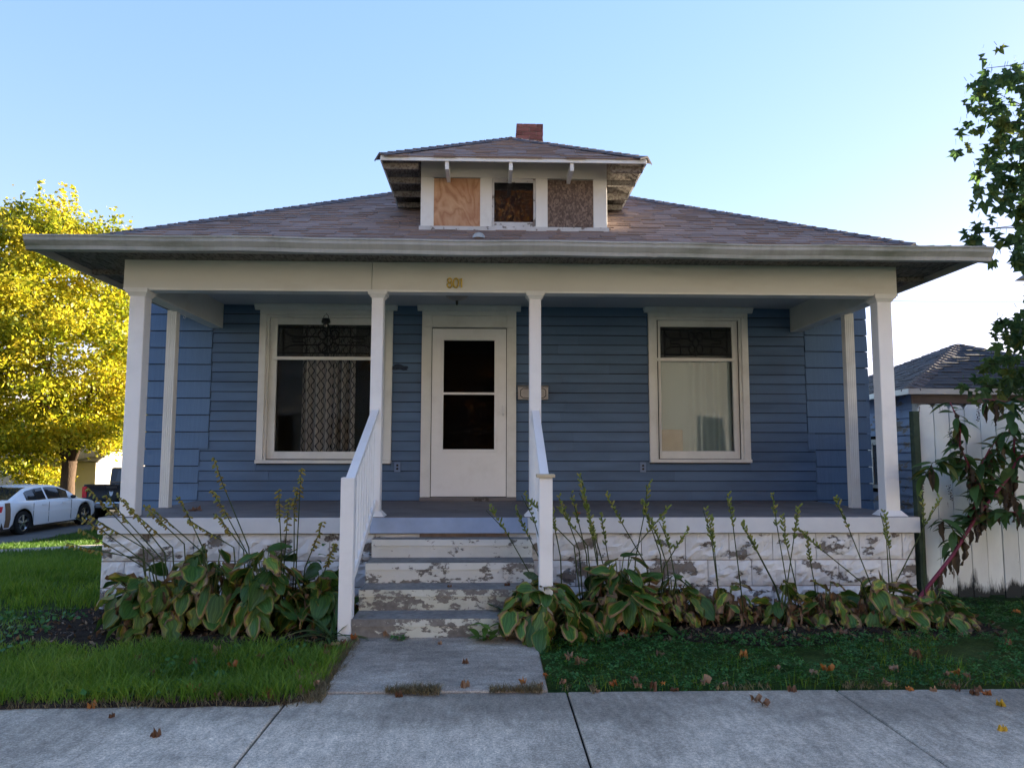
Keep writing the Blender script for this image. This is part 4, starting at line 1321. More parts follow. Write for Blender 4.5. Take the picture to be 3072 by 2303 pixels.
# ---- things behind the window glass
def drape(name, x0, x1, z0, z1, y, folds, amp, m, label, cat, flat=0.0):
    n = 120
    v = []; f = []; uv = []
    s = 0.0; last = None
    for i in range(n + 1):
        a = i / n
        k_ = sm(flat, flat + 0.15, a) if flat else 1
        x = x0 + (x1 - x0) * a
        yy = y + amp * k_ * (math.sin(a * folds * 2 * math.pi + 0.8 * math.sin(a * 9)) + 0.35 * math.sin(a * folds * 5.1))
        if last is not None: s += math.hypot(x - last[0], yy - last[1])
        last = (x, yy)
        for j, z in enumerate((z0, (z0 + z1) / 2, z1)):
            v.append((x + 0.006 * math.sin(j * 2 + a * 20), yy * 1.0 + 0.008 * math.sin(j + a * 11), z)); uv.append((s * 1.6, (z - z0) / 1.0))
        if i:
            b = (i - 1) * 3
            for j in range(2): f.append((b + j, b + 3 + j, b + 4 + j, b + 1 + j))
    me = bpy.data.meshes.new(name); me.from_pydata(v, [], f)
    l = me.uv_layers.new(name='UVMap')
    for p in me.polygons:
        for li in p.loop_indices: l.data[li].uv = uv[me.loops[li].vertex_index]
    me.materials.append(MT[m]); me.polygons.foreach_set('use_smooth', [True] * len(me.polygons))
    return put(name, me, label=label, category=cat)


drape('curtain', -2.46, -1.80, 0.50, 2.2, W + 0.15, 6, 0.055, 'curtain', 'lattice print curtain hanging inside the left window', 'curtain')
drape('curtain', 1.96, 2.95, 0.52, 1.735, W + 0.14, 5, 0.036, 'sheer', 'plain pale curtain covering the right window', 'curtain', 0.38)
o = thing('cardboard_box', 'tan cardboard box on the right window sill inside the glass', 'box', (2.135, W + 0.11, 0.585))
MB().box(2.0, 2.27, W + 0.062, W + 0.098, 0.575, 0.865).build('carton', 'box', o, bevel=0.003)
MB().box(2.005, 2.265, W + 0.064, W + 0.096, 0.8655, 0.868).build('lid_flap', 'box', o)

# ------------------------------------------------------------------ stair railings
def railing(xp, xn, lab, cap):
    o = thing('stair_railing', lab, 'railing', (xn, -1.0, -0.8))
    hw = 0.052
    MB().box(xn - hw, xn + hw, -1.06, -0.956, -0.86, 0.392).build('newel_post', 'vinyl', o, bevel=0.005)
    if cap:
        MB().box(xn - hw - 0.018, xn + hw + 0.018, -1.08, -0.936, 0.393, 0.418).build('newel_cap', 'capwood', o, bevel=0.003)
    x0 = xn; x1 = xp
    def P(u, dz): return (x0 + (x1 - x0) * u, -0.957 + (0.072 + 0.957) * u, 0.36 + 0.595 * u + dz)
    def bar(u0, u1, w, t0, t1, nm, mt='vinyl'):
        a, b = P(u0, 0), P(u1, 0)
        m = MB()
        m.hexa([(a[0] - w, a[1], a[2] + t0), (a[0] + w, a[1], a[2] + t0), (b[0] + w, b[1], b[2] + t0), (b[0] - w, b[1], b[2] + t0)],
               [(a[0] - w, a[1], a[2] + t1), (a[0] + w, a[1], a[2] + t1), (b[0] + w, b[1], b[2] + t1), (b[0] - w, b[1], b[2] + t1)])
        return m.build(nm, mt, o, bevel=0.004)
    bar(0, 1, 0.036, 0.0, 0.028, 'top_rail'); bar(0, 1, 0.022, -0.055, -0.0005, 'top_rail')
    bar(0, 1, 0.022, -0.86, -0.80, 'bottom_rail')
    for k in range(9):
        u = (k + 0.7) / 9.6
        c = P(u, 0)
        MB().box(c[0] - .011, c[0] + .011, c[1] - .011, c[1] + .011, c[2] - 0.81, c[2] - 0.05).build('baluster', 'vinyl', o)
    m = MB().box(x1 - 0.03, x1 + 0.03, 0.055, 0.0745, 0.90, 0.995).build('bracket', 'vinyl', o)


railing(-1.185, -1.213, 'white vinyl stair railing left of the steps without newel cap', False)
railing(0.295, 0.304, 'white vinyl stair railing right of the steps with tan newel cap', True)

# ------------------------------------------------------------------ board fence on the right
fence = thing('fence', 'white flaking board fence right of the porch', 'fence', (4.6, 0.12, -0.78))
x = 3.935
i = 0
while x < 8.2:
    w = random.uniform(0.138, 0.15)
    zt = 1.045 + random.uniform(-0.012, 0.012) + (x - 3.9) * 0.01
    zb = -0.735 + random.uniform(-0.02, 0.015)
    a, b = x, x + w
    pr = [(a, zb), (b, zb), (b - .002, zt - 0.05), (b - 0.012, zt - 0.025), (b - 0.03, zt - .004), (b - 0.045, zt), (a + 0.045, zt), (a + 0.03, zt - .004), (a + 0.012, zt - 0.025), (a + .002, zt - 0.05)]
    yy = 0.10 + random.uniform(-.004, .004)
    MB().prism(pr, 'y', yy, yy + 0.02).build('board', 'fence', fence)
    x += w + random.uniform(0.004, 0.009)
for z in (-0.45, 0.65):
    MB().box(3.94, 8.2, 0.1265, 0.165, z, z + 0.09).build('rail', 'oldtrim', fence)
MB().box(3.872, 3.928, 0.07, 0.14, -0.85, 0.98).build('post', 'oldpost', fence)

# ------------------------------------------------------------------ old blue garage behind the fence
gar = thing('garage', 'weathered blue garage with grey hip roof behind the white fence', 'garage', (7.2, 4.4, -0.78))
GX, GY, GW = 5.50, 2.73, 3.35
GT = 1.30
gwall = MB().box(GX, GX + GW, GY, GY + GW, -1.0, GT + 0.06).build('wall', 'plain_dark', gar)
z = -0.90; r = 0
while z < GT:
    z1 = z + 0.115
    def lap(pts_o, pts_i):
        MB().hexa(pts_o, pts_i).build('lap_board', 'garage_blue', gwall)
    p, q_ = 0.022, 0.006
    # side facing the house
    y0, y1 = GY - 0.0, GY + GW
    segs = [(y0, y1)]
    if 0.13 < z1 and z < 0.78: segs = [(y0, 3.62), (4.14, y1)]
    for s0, s1 in segs:
        lap([(GX - p, s0, z), (GX, s0, z), (GX, s1, z), (GX - p, s1, z)], [(GX - q_, s0, z1), (GX, s0, z1), (GX, s1, z1), (GX - q_, s1, z1)])
    lap([(GX, GY - p, z), (GX + GW, GY - p, z), (GX + GW, GY, z), (GX, GY, z)], [(GX, GY - q_, z1), (GX + GW, GY - q_, z1), (GX + GW, GY, z1), (GX, GY, z1)])
    z = z1; r += 1
MB().box(GX - 0.035, GX - 0.0225, GY - 0.03, GY + 0.075, -0.95, GT).build('corner_board', 'oldtrim', gar)
MB().box(GX - 0.034, GX + 0.08, GY - 0.045, GY - 0.0305, -0.95, GT).build('corner_board', 'oldtrim', gar)
w_ = MB(); w_.box(GX - 0.04, GX - 0.005, 3.62, 3.70, 0.13, 0.78); w_.box(GX - 0.04, GX - 0.005, 4.06, 4.14, 0.13, 0.78); w_.box(GX - 0.04, GX - 0.005, 3.701, 4.059, 0.70, 0.78); w_.box(GX - 0.05, GX - 0.005, 3.60, 4.16, 0.08, 0.129)
gw = w_.build('window', 'oldtrim', gar)
MB().box(GX - 0.02, GX - 0.012, 3.701, 4.059, 0.13, 0.70).build('pane', 'carglass', gw)
MB().box(GX - 0.03, GX - 0.0205, 3.87, 3.885, 0.13, 0.70).build('glazing_bar', 'oldtrim', gw)
ex0, ey0, ez = 5.279, 2.5, 1.408
ew = 3.72
ax, ay, az = ex0 + ew / 2, ey0 + ew / 2, ez + 0.455 * ew / 2
rm = MB()
tp = [(ex0, ey0, ez), (ex0 + ew, ey0, ez), (ex0 + ew, ey0 + ew, ez), (ex0, ey0 + ew, ez), (ax, ay, az)]
rm.v = tp + [(p[0], p[1], p[2] - 0.05) for p in tp[:4]]
rm.f = [(0, 1, 4), (1, 2, 4), (2, 3, 4), (3, 0, 4), (0, 5, 6, 1), (1, 6, 7, 2), (2, 7, 8, 3), (3, 8, 5, 0), (5, 8, 7, 6)]
groof = rm.build('roof', 'garwood', gar)
g_s = 0.455; gc = 1 / math.sqrt(1 + g_s * g_s); hwg = ew / 2
gt = shingle_quads((ax, ey0 - .02, ez), (1, 0, 0), (0, gc, g_s * gc), (0, -g_s * gc, gc), hwg / gc, lambda t: (-hwg + t * gc, hwg - t * gc), expo=0.13, seed=31, wr=(0.22, 0.32))
gt += shingle_quads((ex0 - .02, ay, ez), (0, -1, 0), (gc, 0, g_s * gc), (-g_s * gc, 0, gc), hwg / gc, lambda t: (-hwg + t * gc, hwg - t * gc), expo=0.13, seed=32, wr=(0.22, 0.32))
gtr = shingle_quads((ex0 + ew, ay, ez), (0, 1, 0), (-gc, 0, g_s * gc), (g_s * gc, 0, gc), hwg / gc, lambda t: (-hwg + t * gc, hwg - t * gc), expo=0.13, seed=33)
gtr += shingle_quads((ax, ey0 + ew, ez), (-1, 0, 0), (0, -gc, g_s * gc), (0, g_s * gc, gc), hwg / gc, lambda t: (-hwg + t * gc, hwg - t * gc), expo=0.13, seed=34)
near = [q_ for q_ in gt if q_[0][1] < 1.4][:290]
far_ = [q_ for q_ in gt if q_ not in near] + gtr
for k_, c in near:
    me = bpy.data.meshes.new('shingle'); me.from_pydata(c, [], SHF); me.materials.append(MT['garroof'])
    put('shingle', me, groof)
o = tabs_mesh('shingle_field', far_, groof, kind='stuff'); o.data.materials[0] = MT['garroof']
hipcaps(tp[0], tp[4], groof, (0, -g_s * gc, gc), (-g_s * gc, 0, gc), 0.12); hipcaps(tp[1], tp[4], groof, (0, -g_s * gc, gc), (g_s * gc, 0, gc), 0.12); hipcaps(tp[3], tp[4], groof, (0, g_s * gc, gc), (-g_s * gc, 0, gc), 0.12)
g_ = MB(); g_.box(ex0 - 0.07, ex0 - 0.005, ey0 - 0.07, ey0 + ew, ez - 0.075, ez - 0.004); g_.box(ex0 - 0.0045, ex0 + ew, ey0 - 0.07, ey0 - 0.005, ez - 0.075, ez - 0.004)
g_.build('gutter', 'gutterw', groof)
MB().box(ex0 + 0.02, ex0 + ew - 0.02, ey0 + 0.02, ey0 + 0.04, ez - 0.19, ez - 0.0505).build('fascia', 'garwood', groof)

# ------------------------------------------------------------------ cream garage across the side street
cg = thing('cream_garage', 'cream lap-sided garage with sunlit gable behind the left tree', 'garage', (-24, 32, -2.1))
CX1, CY0, CY1, CZE, CZP, CZB = -18.8, 29.0, 35.0, 0.24, 1.42, -2.3
b_ = MB()
b_.v = [(-30, CY0, CZB), (CX1, CY0, CZB), (CX1, CY1, CZB), (-30, CY1, CZB), (-30, CY0, CZE), (CX1, CY0, CZE), (CX1, CY1, CZE), (-30, CY1, CZE), (CX1, 32, CZP), (-30, 32, CZP)]
b_.f = [(0, 1, 5, 4), (1, 2, 6, 8, 5), (2, 3, 7, 6), (3, 0, 4, 9, 7), (0, 3, 2, 1)]
cw = b_.build('wall', 'cream', cg)
lp = MB(); z = CZB
while z < CZP - 0.1:
    if z < CZE - 0.09:
        lp.hexa([(-30, CY0 - .02, z), (CX1, CY0 - .02, z), (CX1, CY0, z), (-30, CY0, z)], [(-30, CY0 - .004, z + .11), (CX1, CY0 - .004, z + .11), (CX1, CY0, z + .11), (-30, CY0, z + .11)])
        ya, yb2 = CY0, CY1
    else:
        k_ = (z + .11 - CZE) / (CZP - CZE); ya, yb2 = CY0 + 3 * k_, CY1 - 3 * k_
    if yb2 > ya:
        lp.hexa([(CX1, ya, z), (CX1 + .02, ya, z), (CX1 + .02, yb2, z), (CX1, yb2, z)], [(CX1, ya, z + .11), (CX1 + .004, ya, z + .11), (CX1 + .004, yb2, z + .11), (CX1, yb2, z + .11)])
    z += 0.112
lp.build('lap_siding', 'cream', cg)
rf = MB()
sl = (CZP - CZE) / 3
for sgn in (-1, 1):
    ye = 32 + sgn * 3.4; zc = CZP + 0.05; ze = CZE - 0.4 * sl + 0.05
    rf.hexa([(-30.2, ye, ze - .08), (CX1 + .3, ye, ze - .08), (CX1 + .3, 32, zc - .08), (-30.2, 32, zc - .08)], [(-30.2, ye, ze), (CX1 + .3, ye, ze), (CX1 + .3, 32, zc), (-30.2, 32, zc)])
rf.build('roof', 'greyroof', cg)
MB().box(CX1 - 0.1, CX1 + .03, CY0 - .03, CY0 + .1, CZB, CZE - .1).build('corner_board', 'cream', cg)
MB().box(-22.6, -22.4, CY0 - .05, CY0, CZB, CZE - .1).build('downspout', 'cream', cg)
# far white house glimpsed between post and wall
dh = thing('far_house', 'small white house glimpsed behind the black pickup', 'house', (-18, 47, -2.0))
MB().box(-24, -14.5, 46, 52, -2.2, 0.8).build('wall', 'cream', dh)
m = MB(); m.v = [(-24.4, 45.6, .75), (-14.1, 45.6, .75), (-14.1, 52.4, .75), (-24.4, 52.4, .75), (-21, 49, 2.6), (-17.5, 49, 2.6)]
m.f = [(0, 1, 5, 4), (1, 2, 5), (2, 3, 4, 5), (3, 0, 4), (0, 3, 2, 1)]
m.build('roof', 'greyroof', dh)
for xw in (-22.6, -20.2, -17.2, -15.9):
    wv = MB().box(xw - .5, xw + .5, 45.94, 45.995, -1.0, 0.3).build('window', 'gutterw', dh)
    MB().box(xw - .42, xw + .42, 45.92, 45.939, -0.92, 0.22).build('pane', 'carglass', wv)

# unseen house, added past the right edge to keep low sun off the yard
nh = thing('added_shade_house', 'added white house out of view beyond the right fence, shading the yard', 'house', (13.5, 1.5, -0.8))
MB().box(9.6, 18.5, -3.2, 5.2, -1.0, 3.6).build('wall', 'cream', nh)
m = MB(); m.v = [(9.1, -3.7, 3.6), (19, -3.7, 3.6), (19, 5.7, 3.6), (9.1, 5.7, 3.6), (13.4, 0.4, 7.4), (14.6, 1.6, 7.4), (13.4, 1.6, 7.4), (14.6, 0.4, 7.4)]
m.f = [(0, 1, 7, 4), (1, 2, 5, 7), (2, 3, 6, 5), (3, 0, 4, 6), (0, 3, 2, 1), (4, 7, 5, 6)]
m.build('roof', 'greyroof', nh)
for xw in (11.2, 13.9, 16.6):
    wv = MB().box(xw - .55, xw + .55, -3.28, -3.205, 0.4, 2.2).build('window', 'gutterw', nh)
    MB().box(xw - .45, xw + .45, -3.30, -3.2805, 0.5, 2.1).build('pane', 'carglass', wv)

# house added out of sight behind this one to shade the parked car
rh = thing('added_rear_house', 'added grey-roofed house hidden behind the blue house, shading the parked car', 'house', (-6.5, 24, -2.0))
MB().box(-11, -2, 19.5, 28.5, -2.2, 3.0).build('wall', 'cream', rh)
m = MB(); m.v = [(-11.4, 19.1, 3.0), (-1.6, 19.1, 3.0), (-1.6, 28.9, 3.0), (-11.4, 28.9, 3.0), (-6.5, 23, 5.6), (-6.5, 25, 5.6)]
m.f = [(0, 1, 4), (1, 2, 5, 4), (2, 3, 5), (3, 0, 4, 5), (0, 3, 2, 1)]
m.build('roof', 'greyroof', rh)

# unseen houses added across the street; sunlit, they bounce warm light at the porch
for k, (xc, wd, lab) in enumerate(((-30, 14, 'added white house across the street, far left, behind the photographer'), (-11, 16, 'added white house across the street behind the photographer, left of centre'),
                                   (8.5, 16, 'added white house across the street behind the photographer, right of centre'), (27.5, 14, 'added white house across the street, far right, behind the photographer'))):
    oh = thing('added_opposite_house', lab, 'house', (xc, -27, -1.0), group='added houses across the street')
    MB().box(xc - wd / 2, xc + wd / 2, -32, -22, -1.2, 5.8).build('wall', 'whitesiding', oh)
    m = MB(); x0, x1 = xc - wd / 2 - .5, xc + wd / 2 + .5
    m.v = [(x0, -32.5, 5.8), (x1, -32.5, 5.8), (x1, -21.5, 5.8), (x0, -21.5, 5.8), (x0 + 3, -27, 8.4), (x1 - 3, -27, 8.4)]
    m.f = [(0, 1, 5, 4), (1, 2, 5), (2, 3, 4, 5), (3, 0, 4), (0, 3, 2, 1)]
    m.build('roof', 'greyroof', oh)
    for xw in (-4.2, -1.6, 1.6, 4.2):
        wv = MB().box(xc + xw - .6, xc + xw + .6, -21.995, -21.92, 0.4, 2.3).build('window', 'gutterw', oh)
        MB().box(xc + xw - .5, xc + xw + .5, -21.919, -21.90, 0.5, 2.2).build('pane', 'carglass', wv)

# ------------------------------------------------------------------ vehicles
def lerp(a, b, t): return a + (b - a) * t


def interp(tab, x):
    if x <= tab[0][0]: return tab[0][1]
    for (a, va), (b, vb) in zip(tab, tab[1:]):
        if x <= b:
            t = (x - a) / (b - a); t = t * t * (3 - 2 * t) if False else t
            return va + (vb - va) * t
    return tab[-1][1]


def wheel(parent, x, y, r, side, name='wheel', w=0.22, spokes=5, rim='chrome'):
    s = side
    prof = [(r * 0.68, -w / 2), (r * 0.9, -w / 2), (r, -w / 2 + 0.03), (r, w / 2 - 0.03), (r * 0.9, w / 2), (r * 0.68, w / 2), (r * 0.68, -w / 2)]
    wo = MB().lathe(prof, (x, y, r), axis='y', n=28).build(name, 'rubber', parent, smooth=False)
    m = MB()
    yo = y + s * (w / 2 - 0.012)
    m.lathe([(r * 0.70, w / 2 - .01), (r * 0.70, -w / 2 + .01)], (x, y, r), axis='y', n=28)
    m.lathe([(r * 0.70, 0.0), (r * 0.63, 0.012), (r * 0.62, -0.02)], (x, yo, r), axis='y', n=28)
    m.lathe([(0.001, s * 0.012), (0.06, s * 0.010), (0.075, -s * 0.03)], (x, yo, r), axis='y', n=14)
    for k in range(spokes):
        a = 2 * math.pi * k / spokes + 0.3
        ca, sa = math.cos(a), math.sin(a)
        def q(rr, tt, yy): return (x + ca * rr - sa * tt, yy, r + sa * rr + ca * tt)
        m.hexa([q(0.04, -.035, yo - s * .04), q(r * .66, -.055, yo - s * .04), q(r * .66, .055, yo - s * .04), q(0.04, .035, yo - s * .04)],
               [q(0.04, -.03, yo), q(r * .66, -.045, yo - s * .008), q(r * .66, .045, yo - s * .008), q(0.04, .03, yo)])
    m.build('rim', rim, wo)
    MB().lathe([(r * 0.66, -s * .05), (0.001, -s * .05)], (x, yo, r), axis='y', n=20).build('brake_disc', 'black', wo)
    return wo


def sedan():
    o = thing('parked_car', 'white four-door sedan with brown rear stripe parked beside the left lawn', 'car', (-15.2, 18.05, -1.955), R(90 - 4), world_space=False)
    # local: x forward, y left, z up
    ra, fa, wr = -1.43, 1.62, 0.36
    top = [(-2.54, 0.86), (-2.50, 1.02), (-2.35, 1.07), (-1.75, 1.09), (-1.2, 1.06), (0.95, 1.00), (1.4, 0.96), (2.0, 0.88), (2.35, 0.80), (2.50, 0.70), (2.54, 0.62)]
    sh = [(-2.54, 0.80), (-2.50, 0.93), (-2.3, 0.99), (-1.5, 1.00), (0.0, 0.95), (1.0, 0.93), (1.8, 0.86), (2.3, 0.76), (2.54, 0.60)]
    hw = [(-2.54, 0.70), (-2.46, 0.82), (-2.2, 0.91), (-1.4, 0.95), (0, 0.945), (1.6, 0.94), (2.2, 0.88), (2.42, 0.78), (2.54, 0.60)]
    def zb(x):
        z = 0.24 if -2.3 < x < 2.3 else 0.30
        for c in (ra, fa):
            d = abs(x - c)
            if d < 0.43: z = max(z, wr + math.sqrt(0.43 ** 2 - d * d))
        return z
    xs = sorted(set([-2.54, -2.52, -2.46, -2.35, -2.2, -2.0] + [ra + 0.43 * math.cos(R(a)) for a in range(0, 181, 15)] + list(np.linspace(-0.95, 1.15, 9)) + [fa + 0.43 * math.cos(R(a)) for a in range(0, 181, 15)] + [2.1, 2.2, 2.35, 2.46, 2.52, 2.54]))
    m = MB(); nsec = 7
    for x in xs:
        w = interp(hw, x); s_ = interp(sh, x); t_ = interp(top, x); b = min(zb(x), s_ - 0.06)
        half = [(w * 0.95, b), (w * 1.0, lerp(b, s_, 0.35)), (w * 0.985, lerp(b, s_, 0.75)), (w * 0.95, s_), (w * 0.86, lerp(s_, t_, 0.7)), (w * 0.5, t_), (0, t_ + 0.012)]
        for y, z in half: m.v.append((x, y, z))
        for y, z in half[-2::-1]: m.v.append((x, -y, z))
    n = 2 * nsec - 1
    for i in range(len(xs) - 1):
        for k in range(n - 1):
            m.f.append((i*n + k, i*n + k + 1, (i+1)*n + k + 1, (i+1)*n + k))
    m.f.append(tuple(range(n))); m.f.append(tuple((len(xs)-1)*n + k for k in range(n)))
    body = m.build('body', 'carwhite', o, smooth=True)
    MB().box(-2.3, 2.3, -0.86, 0.86, 0.2, 0.62).build('underbody', 'black', o)
    # cabin
    rz = [(-2.0, 1.05), (-1.6, 1.22), (-1.15, 1.38), (-0.7, 1.45), (-0.1, 1.475), (0.35, 1.44), (0.8, 1.27), (1.25, 1.0)]
    rw_ = [(-2.0, 0.80), (-1.15, 0.64), (-0.1, 0.62), (0.35, 0.63), (1.25, 0.82)]
    def sec(x):
        z = interp(rz, x); w = interp(rw_, x); bw = 0.87; bz = 0.97
        u = min(1, max(0.02, (z - 0.98) / 0.45))
        return [(bw, bz), (lerp(bw, w, u), max(bz + 0.005, z - 0.055)), (lerp(bw, w, u) * 0.88, z - 0.012), (0, z)]
    xs2 = list(np.linspace(-2.0, 1.25, 27))
    m = MB()
    for x in xs2:
        h_ = sec(x)
        for y, z in h_: m.v.append((x, y, z))
        for y, z in h_[-2::-1]: m.v.append((x, -y, z))
    n = 7
    for i in range(len(xs2) - 1):
        for k in range(n - 1):
            m.f.append((i*n + k, i*n + k + 1, (i+1)*n + k + 1, (i+1)*n + k))
    m.build('roof', 'carwhite', o, smooth=True)
    def side_glass(xa, xb, s, nm):
        m = MB(); N = 14
        for i in range(N + 1):
            x = lerp(xa, xb, i / N); h_ = sec(x)
            lo_ = Vector((0, h_[0][0], h_[0][1])); hi = Vector((0, h_[1][0], h_[1][1]))
            for u in (0.10, 0.93):
                p = lo_.lerp(hi, u)
                m.v.append((x, s * (p.y + 0.008), p.z))
        for i in range(N): m.f.append((2*i, 2*i + 2, 2*i + 3, 2*i + 1))
        m.build(nm, 'carglass', o)
    for s in (-1, 1):
        side_glass(-1.28, -0.36, s, 'rear_side_window'); side_glass(-0.28, 0.72, s, 'front_side_window')
    def screen(xa, xb, nm):
        m = MB(); N = 8
        for i in range(N + 1):
            x = lerp(xa, xb, i / N); h_ = sec(x); z = h_[3][1] + 0.006
            for u in (-0.97, -0.5, 0, 0.5, 0.97):
                yy = u * h_[2][0]; m.v.append((x, yy, z - 0.012 * abs(u)))
        for i in range(N):
            for k in range(4): m.f.append((5*i + k, 5*i + 5 + k, 5*i + 6 + k, 5*i + 1 + k))
        m.build(nm, 'carglass', o)
    screen(-1.93, -0.95, 'rear_window'); screen(0.45, 1.18, 'windscreen')
    for s in (-1, 1):
        for x in (ra, fa): wheel(o, x, s * 0.80, wr, s)
        m = MB()
        m.hexa([(-2.545, s * 0.42, 0.72), (-2.50, s * 0.80, 0.72), (-2.36, s * 0.892, 0.74), (-2.40, s * 0.42, 0.72)], [(-2.52, s * 0.42, 0.90), (-2.47, s * 0.79, 0.90), (-2.30, s * 0.885, 0.91), (-2.40, s * 0.42, 0.90)])
        m.build('tail_light', 'redlamp', o)
        # brown stripe over the rear quarter
        m = MB()
        for x in (-2.22, -2.12, -2.02):
            w = interp(hw, x); s_ = interp(sh, x); b = 0.27
            for (yy, zz) in ((w * 0.96, b), (w * 1.008, lerp(b, s_, .35)), (w * .994, lerp(b, s_, .75)), (w * .958, s_ + .004), (w * 0.6, interp(top, x) + .008)): m.v.append((x, s * (yy + .002), zz))
        for i in range(2):
            for k in range(4): m.f.append((5*i + k, 5*i + k + 1, 5*i + 6 + k, 5*i + 5 + k))
        m.build('stripe', 'brownstripe', o)
        MB().blob((0.78, s * 1.0, 1.03), 0.07, 0.09, 0.06, None, 10, 6).build('mirror', 'black', o, smooth=True)
        MB().box(-0.95, 1.10, s * 0.94 - .008, s * 0.94 + .012, 0.60, 0.635).build('side_moulding', 'carwhite', o)
        for xh in (-0.55, 0.42): MB().box(xh - .1, xh + .1, s * 0.945 - .01, s * 0.945 + .014, 0.845, 0.87).build('door_handle', 'carwhite', o)
        dl = MB()
        for xd in (-0.33, 0.80, -1.05): dl.box(xd - .005, xd + .005, s * 0.944 - .004, s * 0.944 + .004, 0.30, 0.93)
        dl.build('door_gap', 'black', o)
        MB().box(2.30, 2.47, s * 0.58 - .16, s * 0.58 + .16, 0.62, 0.745).build('headlight', 'chrome', o)
    MB().box(-2.556, -2.53, -0.26, 0.26, 0.55, 0.68).build('number_plate', 'gutterw', o)
    MB().tube([(-1.2, 0, 1.37), (-1.26, 0, 1.44)], 0.02, 5).build('roof_antenna', 'black', o)


sedan()


def pickup():
    o = thing('pickup_truck', 'black pickup truck seen from behind, parked beyond the white sedan', 'truck', (-14.05, 23.75, -1.955), R(90 + 2), world_space=False)
    hw = 1.03
    b = MB()
    # bed shell
    b.prism([(-hw, 0.62), (hw, 0.62), (hw + .01, 1.0), (hw - .02, 1.33), (-hw + .02, 1.33), (-hw - .01, 1.0)], 'x', -2.85, -0.95)
    b.build('bed', 'carblack', o, bevel=0.03)
    MB().box(-2.87, -2.852, -0.86, 0.86, 0.74, 1.34).build('tailgate', 'carblack', o, bevel=0.008)
    MB().box(-2.885, -2.8715, -0.18, 0.18, 1.20, 1.27).build('tailgate_handle', 'black', o)
    sh_ = MB(); sh_.prism([(0.0, 0.90), (0.05, 0.96), (0.075, 1.06), (0.06, 1.10), (0.03, 1.07), (0.0, 1.085), (-0.03, 1.07), (-0.06, 1.10), (-0.075, 1.06), (-0.05, 0.96)], 'x', -2.885, -2.8705)
    sh_.build('emblem', 'chrome', o)
    MB().box(-3.02, -2.86, -1.0, 1.0, 0.48, 0.70).build('rear_bumper', 'chrome', o, bevel=0.03)
    MB().box(-3.026, -3.0205, -0.16, 0.16, 0.52, 0.66).build('number_plate', 'gutterw', o)
    c = MB()
    prof = [(-0.93, 0.60), (2.75, 0.60), (2.80, 1.05), (1.25, 1.18), (0.75, 1.28), (0.15, 1.88), (-0.80, 1.91), (-0.93, 1.32)]
    c.prism([(x, z) for x, z in prof], 'y', -0.99, 0.99)
    cab = c.build('cab', 'carblack', o, bevel=0.05)
    MB().hexa([(-0.96, -0.74, 1.36), (-0.96, 0.74, 1.36), (-0.935, 0.74, 1.36), (-0.935, -0.74, 1.36)], [(-0.855, -0.68, 1.80), (-0.855, 0.68, 1.80), (-0.83, 0.68, 1.80), (-0.83, -0.68, 1.80)]).build('rear_window', 'carglass', o)
    for s in (-1, 1):
        MB().prism([(-0.70, 1.36), (0.60, 1.36), (0.10, 1.80), (-0.62, 1.82)], 'y', s * 1.0 - .012, s * 1.0 + .008).build('side_window', 'carglass', o)
        MB().box(-2.875, -2.70, min(s * 0.875, s * 1.04), max(s * 0.875, s * 1.04), 0.86, 1.26).build('tail_light', 'redlamp', o, bevel=0.01)
        for x in (-1.85, 1.75): wheel(o, x, s * 0.86, 0.39, s, w=0.27)
        MB().box(0.55, 0.75, min(s * 1.0, s * 1.25), max(s * 1.0, s * 1.25), 1.28, 1.50).build('mirror', 'black', o, bevel=0.02)
    MB().box(-2.6, 2.6, -0.8, 0.8, 0.4, 0.62).build('chassis', 'black', o)


pickup()

# ------------------------------------------------------------------ trees
def rand_dirs(n):
    d = RNG.normal(size=(n, 3)); return d / np.linalg.norm(d, axis=1)[:, None]


def leaf_quads(centers, size, up_bias=0.6, aspect=0.62):
    """one bent rhombus per centre"""
    n = len(centers)
    nrm = rand_dirs(n) + np.array([0, 0, up_bias]); nrm /= np.linalg.norm(nrm, axis=1)[:, None]
    t = np.cross(nrm, rand_dirs(n)); t /= np.linalg.norm(t, axis=1)[:, None] + 1e-9
    b = np.cross(nrm, t)
    s = size * RNG.uniform(0.65, 1.3, size=(n, 1))
    v = np.stack([centers - t * s * 0.5, centers + b * s * aspect * 0.5 - nrm * s * 0.08, centers + t * s * 0.5, centers - b * s * aspect * 0.5 - nrm * s * 0.08], axis=1).reshape(-1, 3)
    f = np.arange(n * 4).reshape(-1, 4)
    return v, f


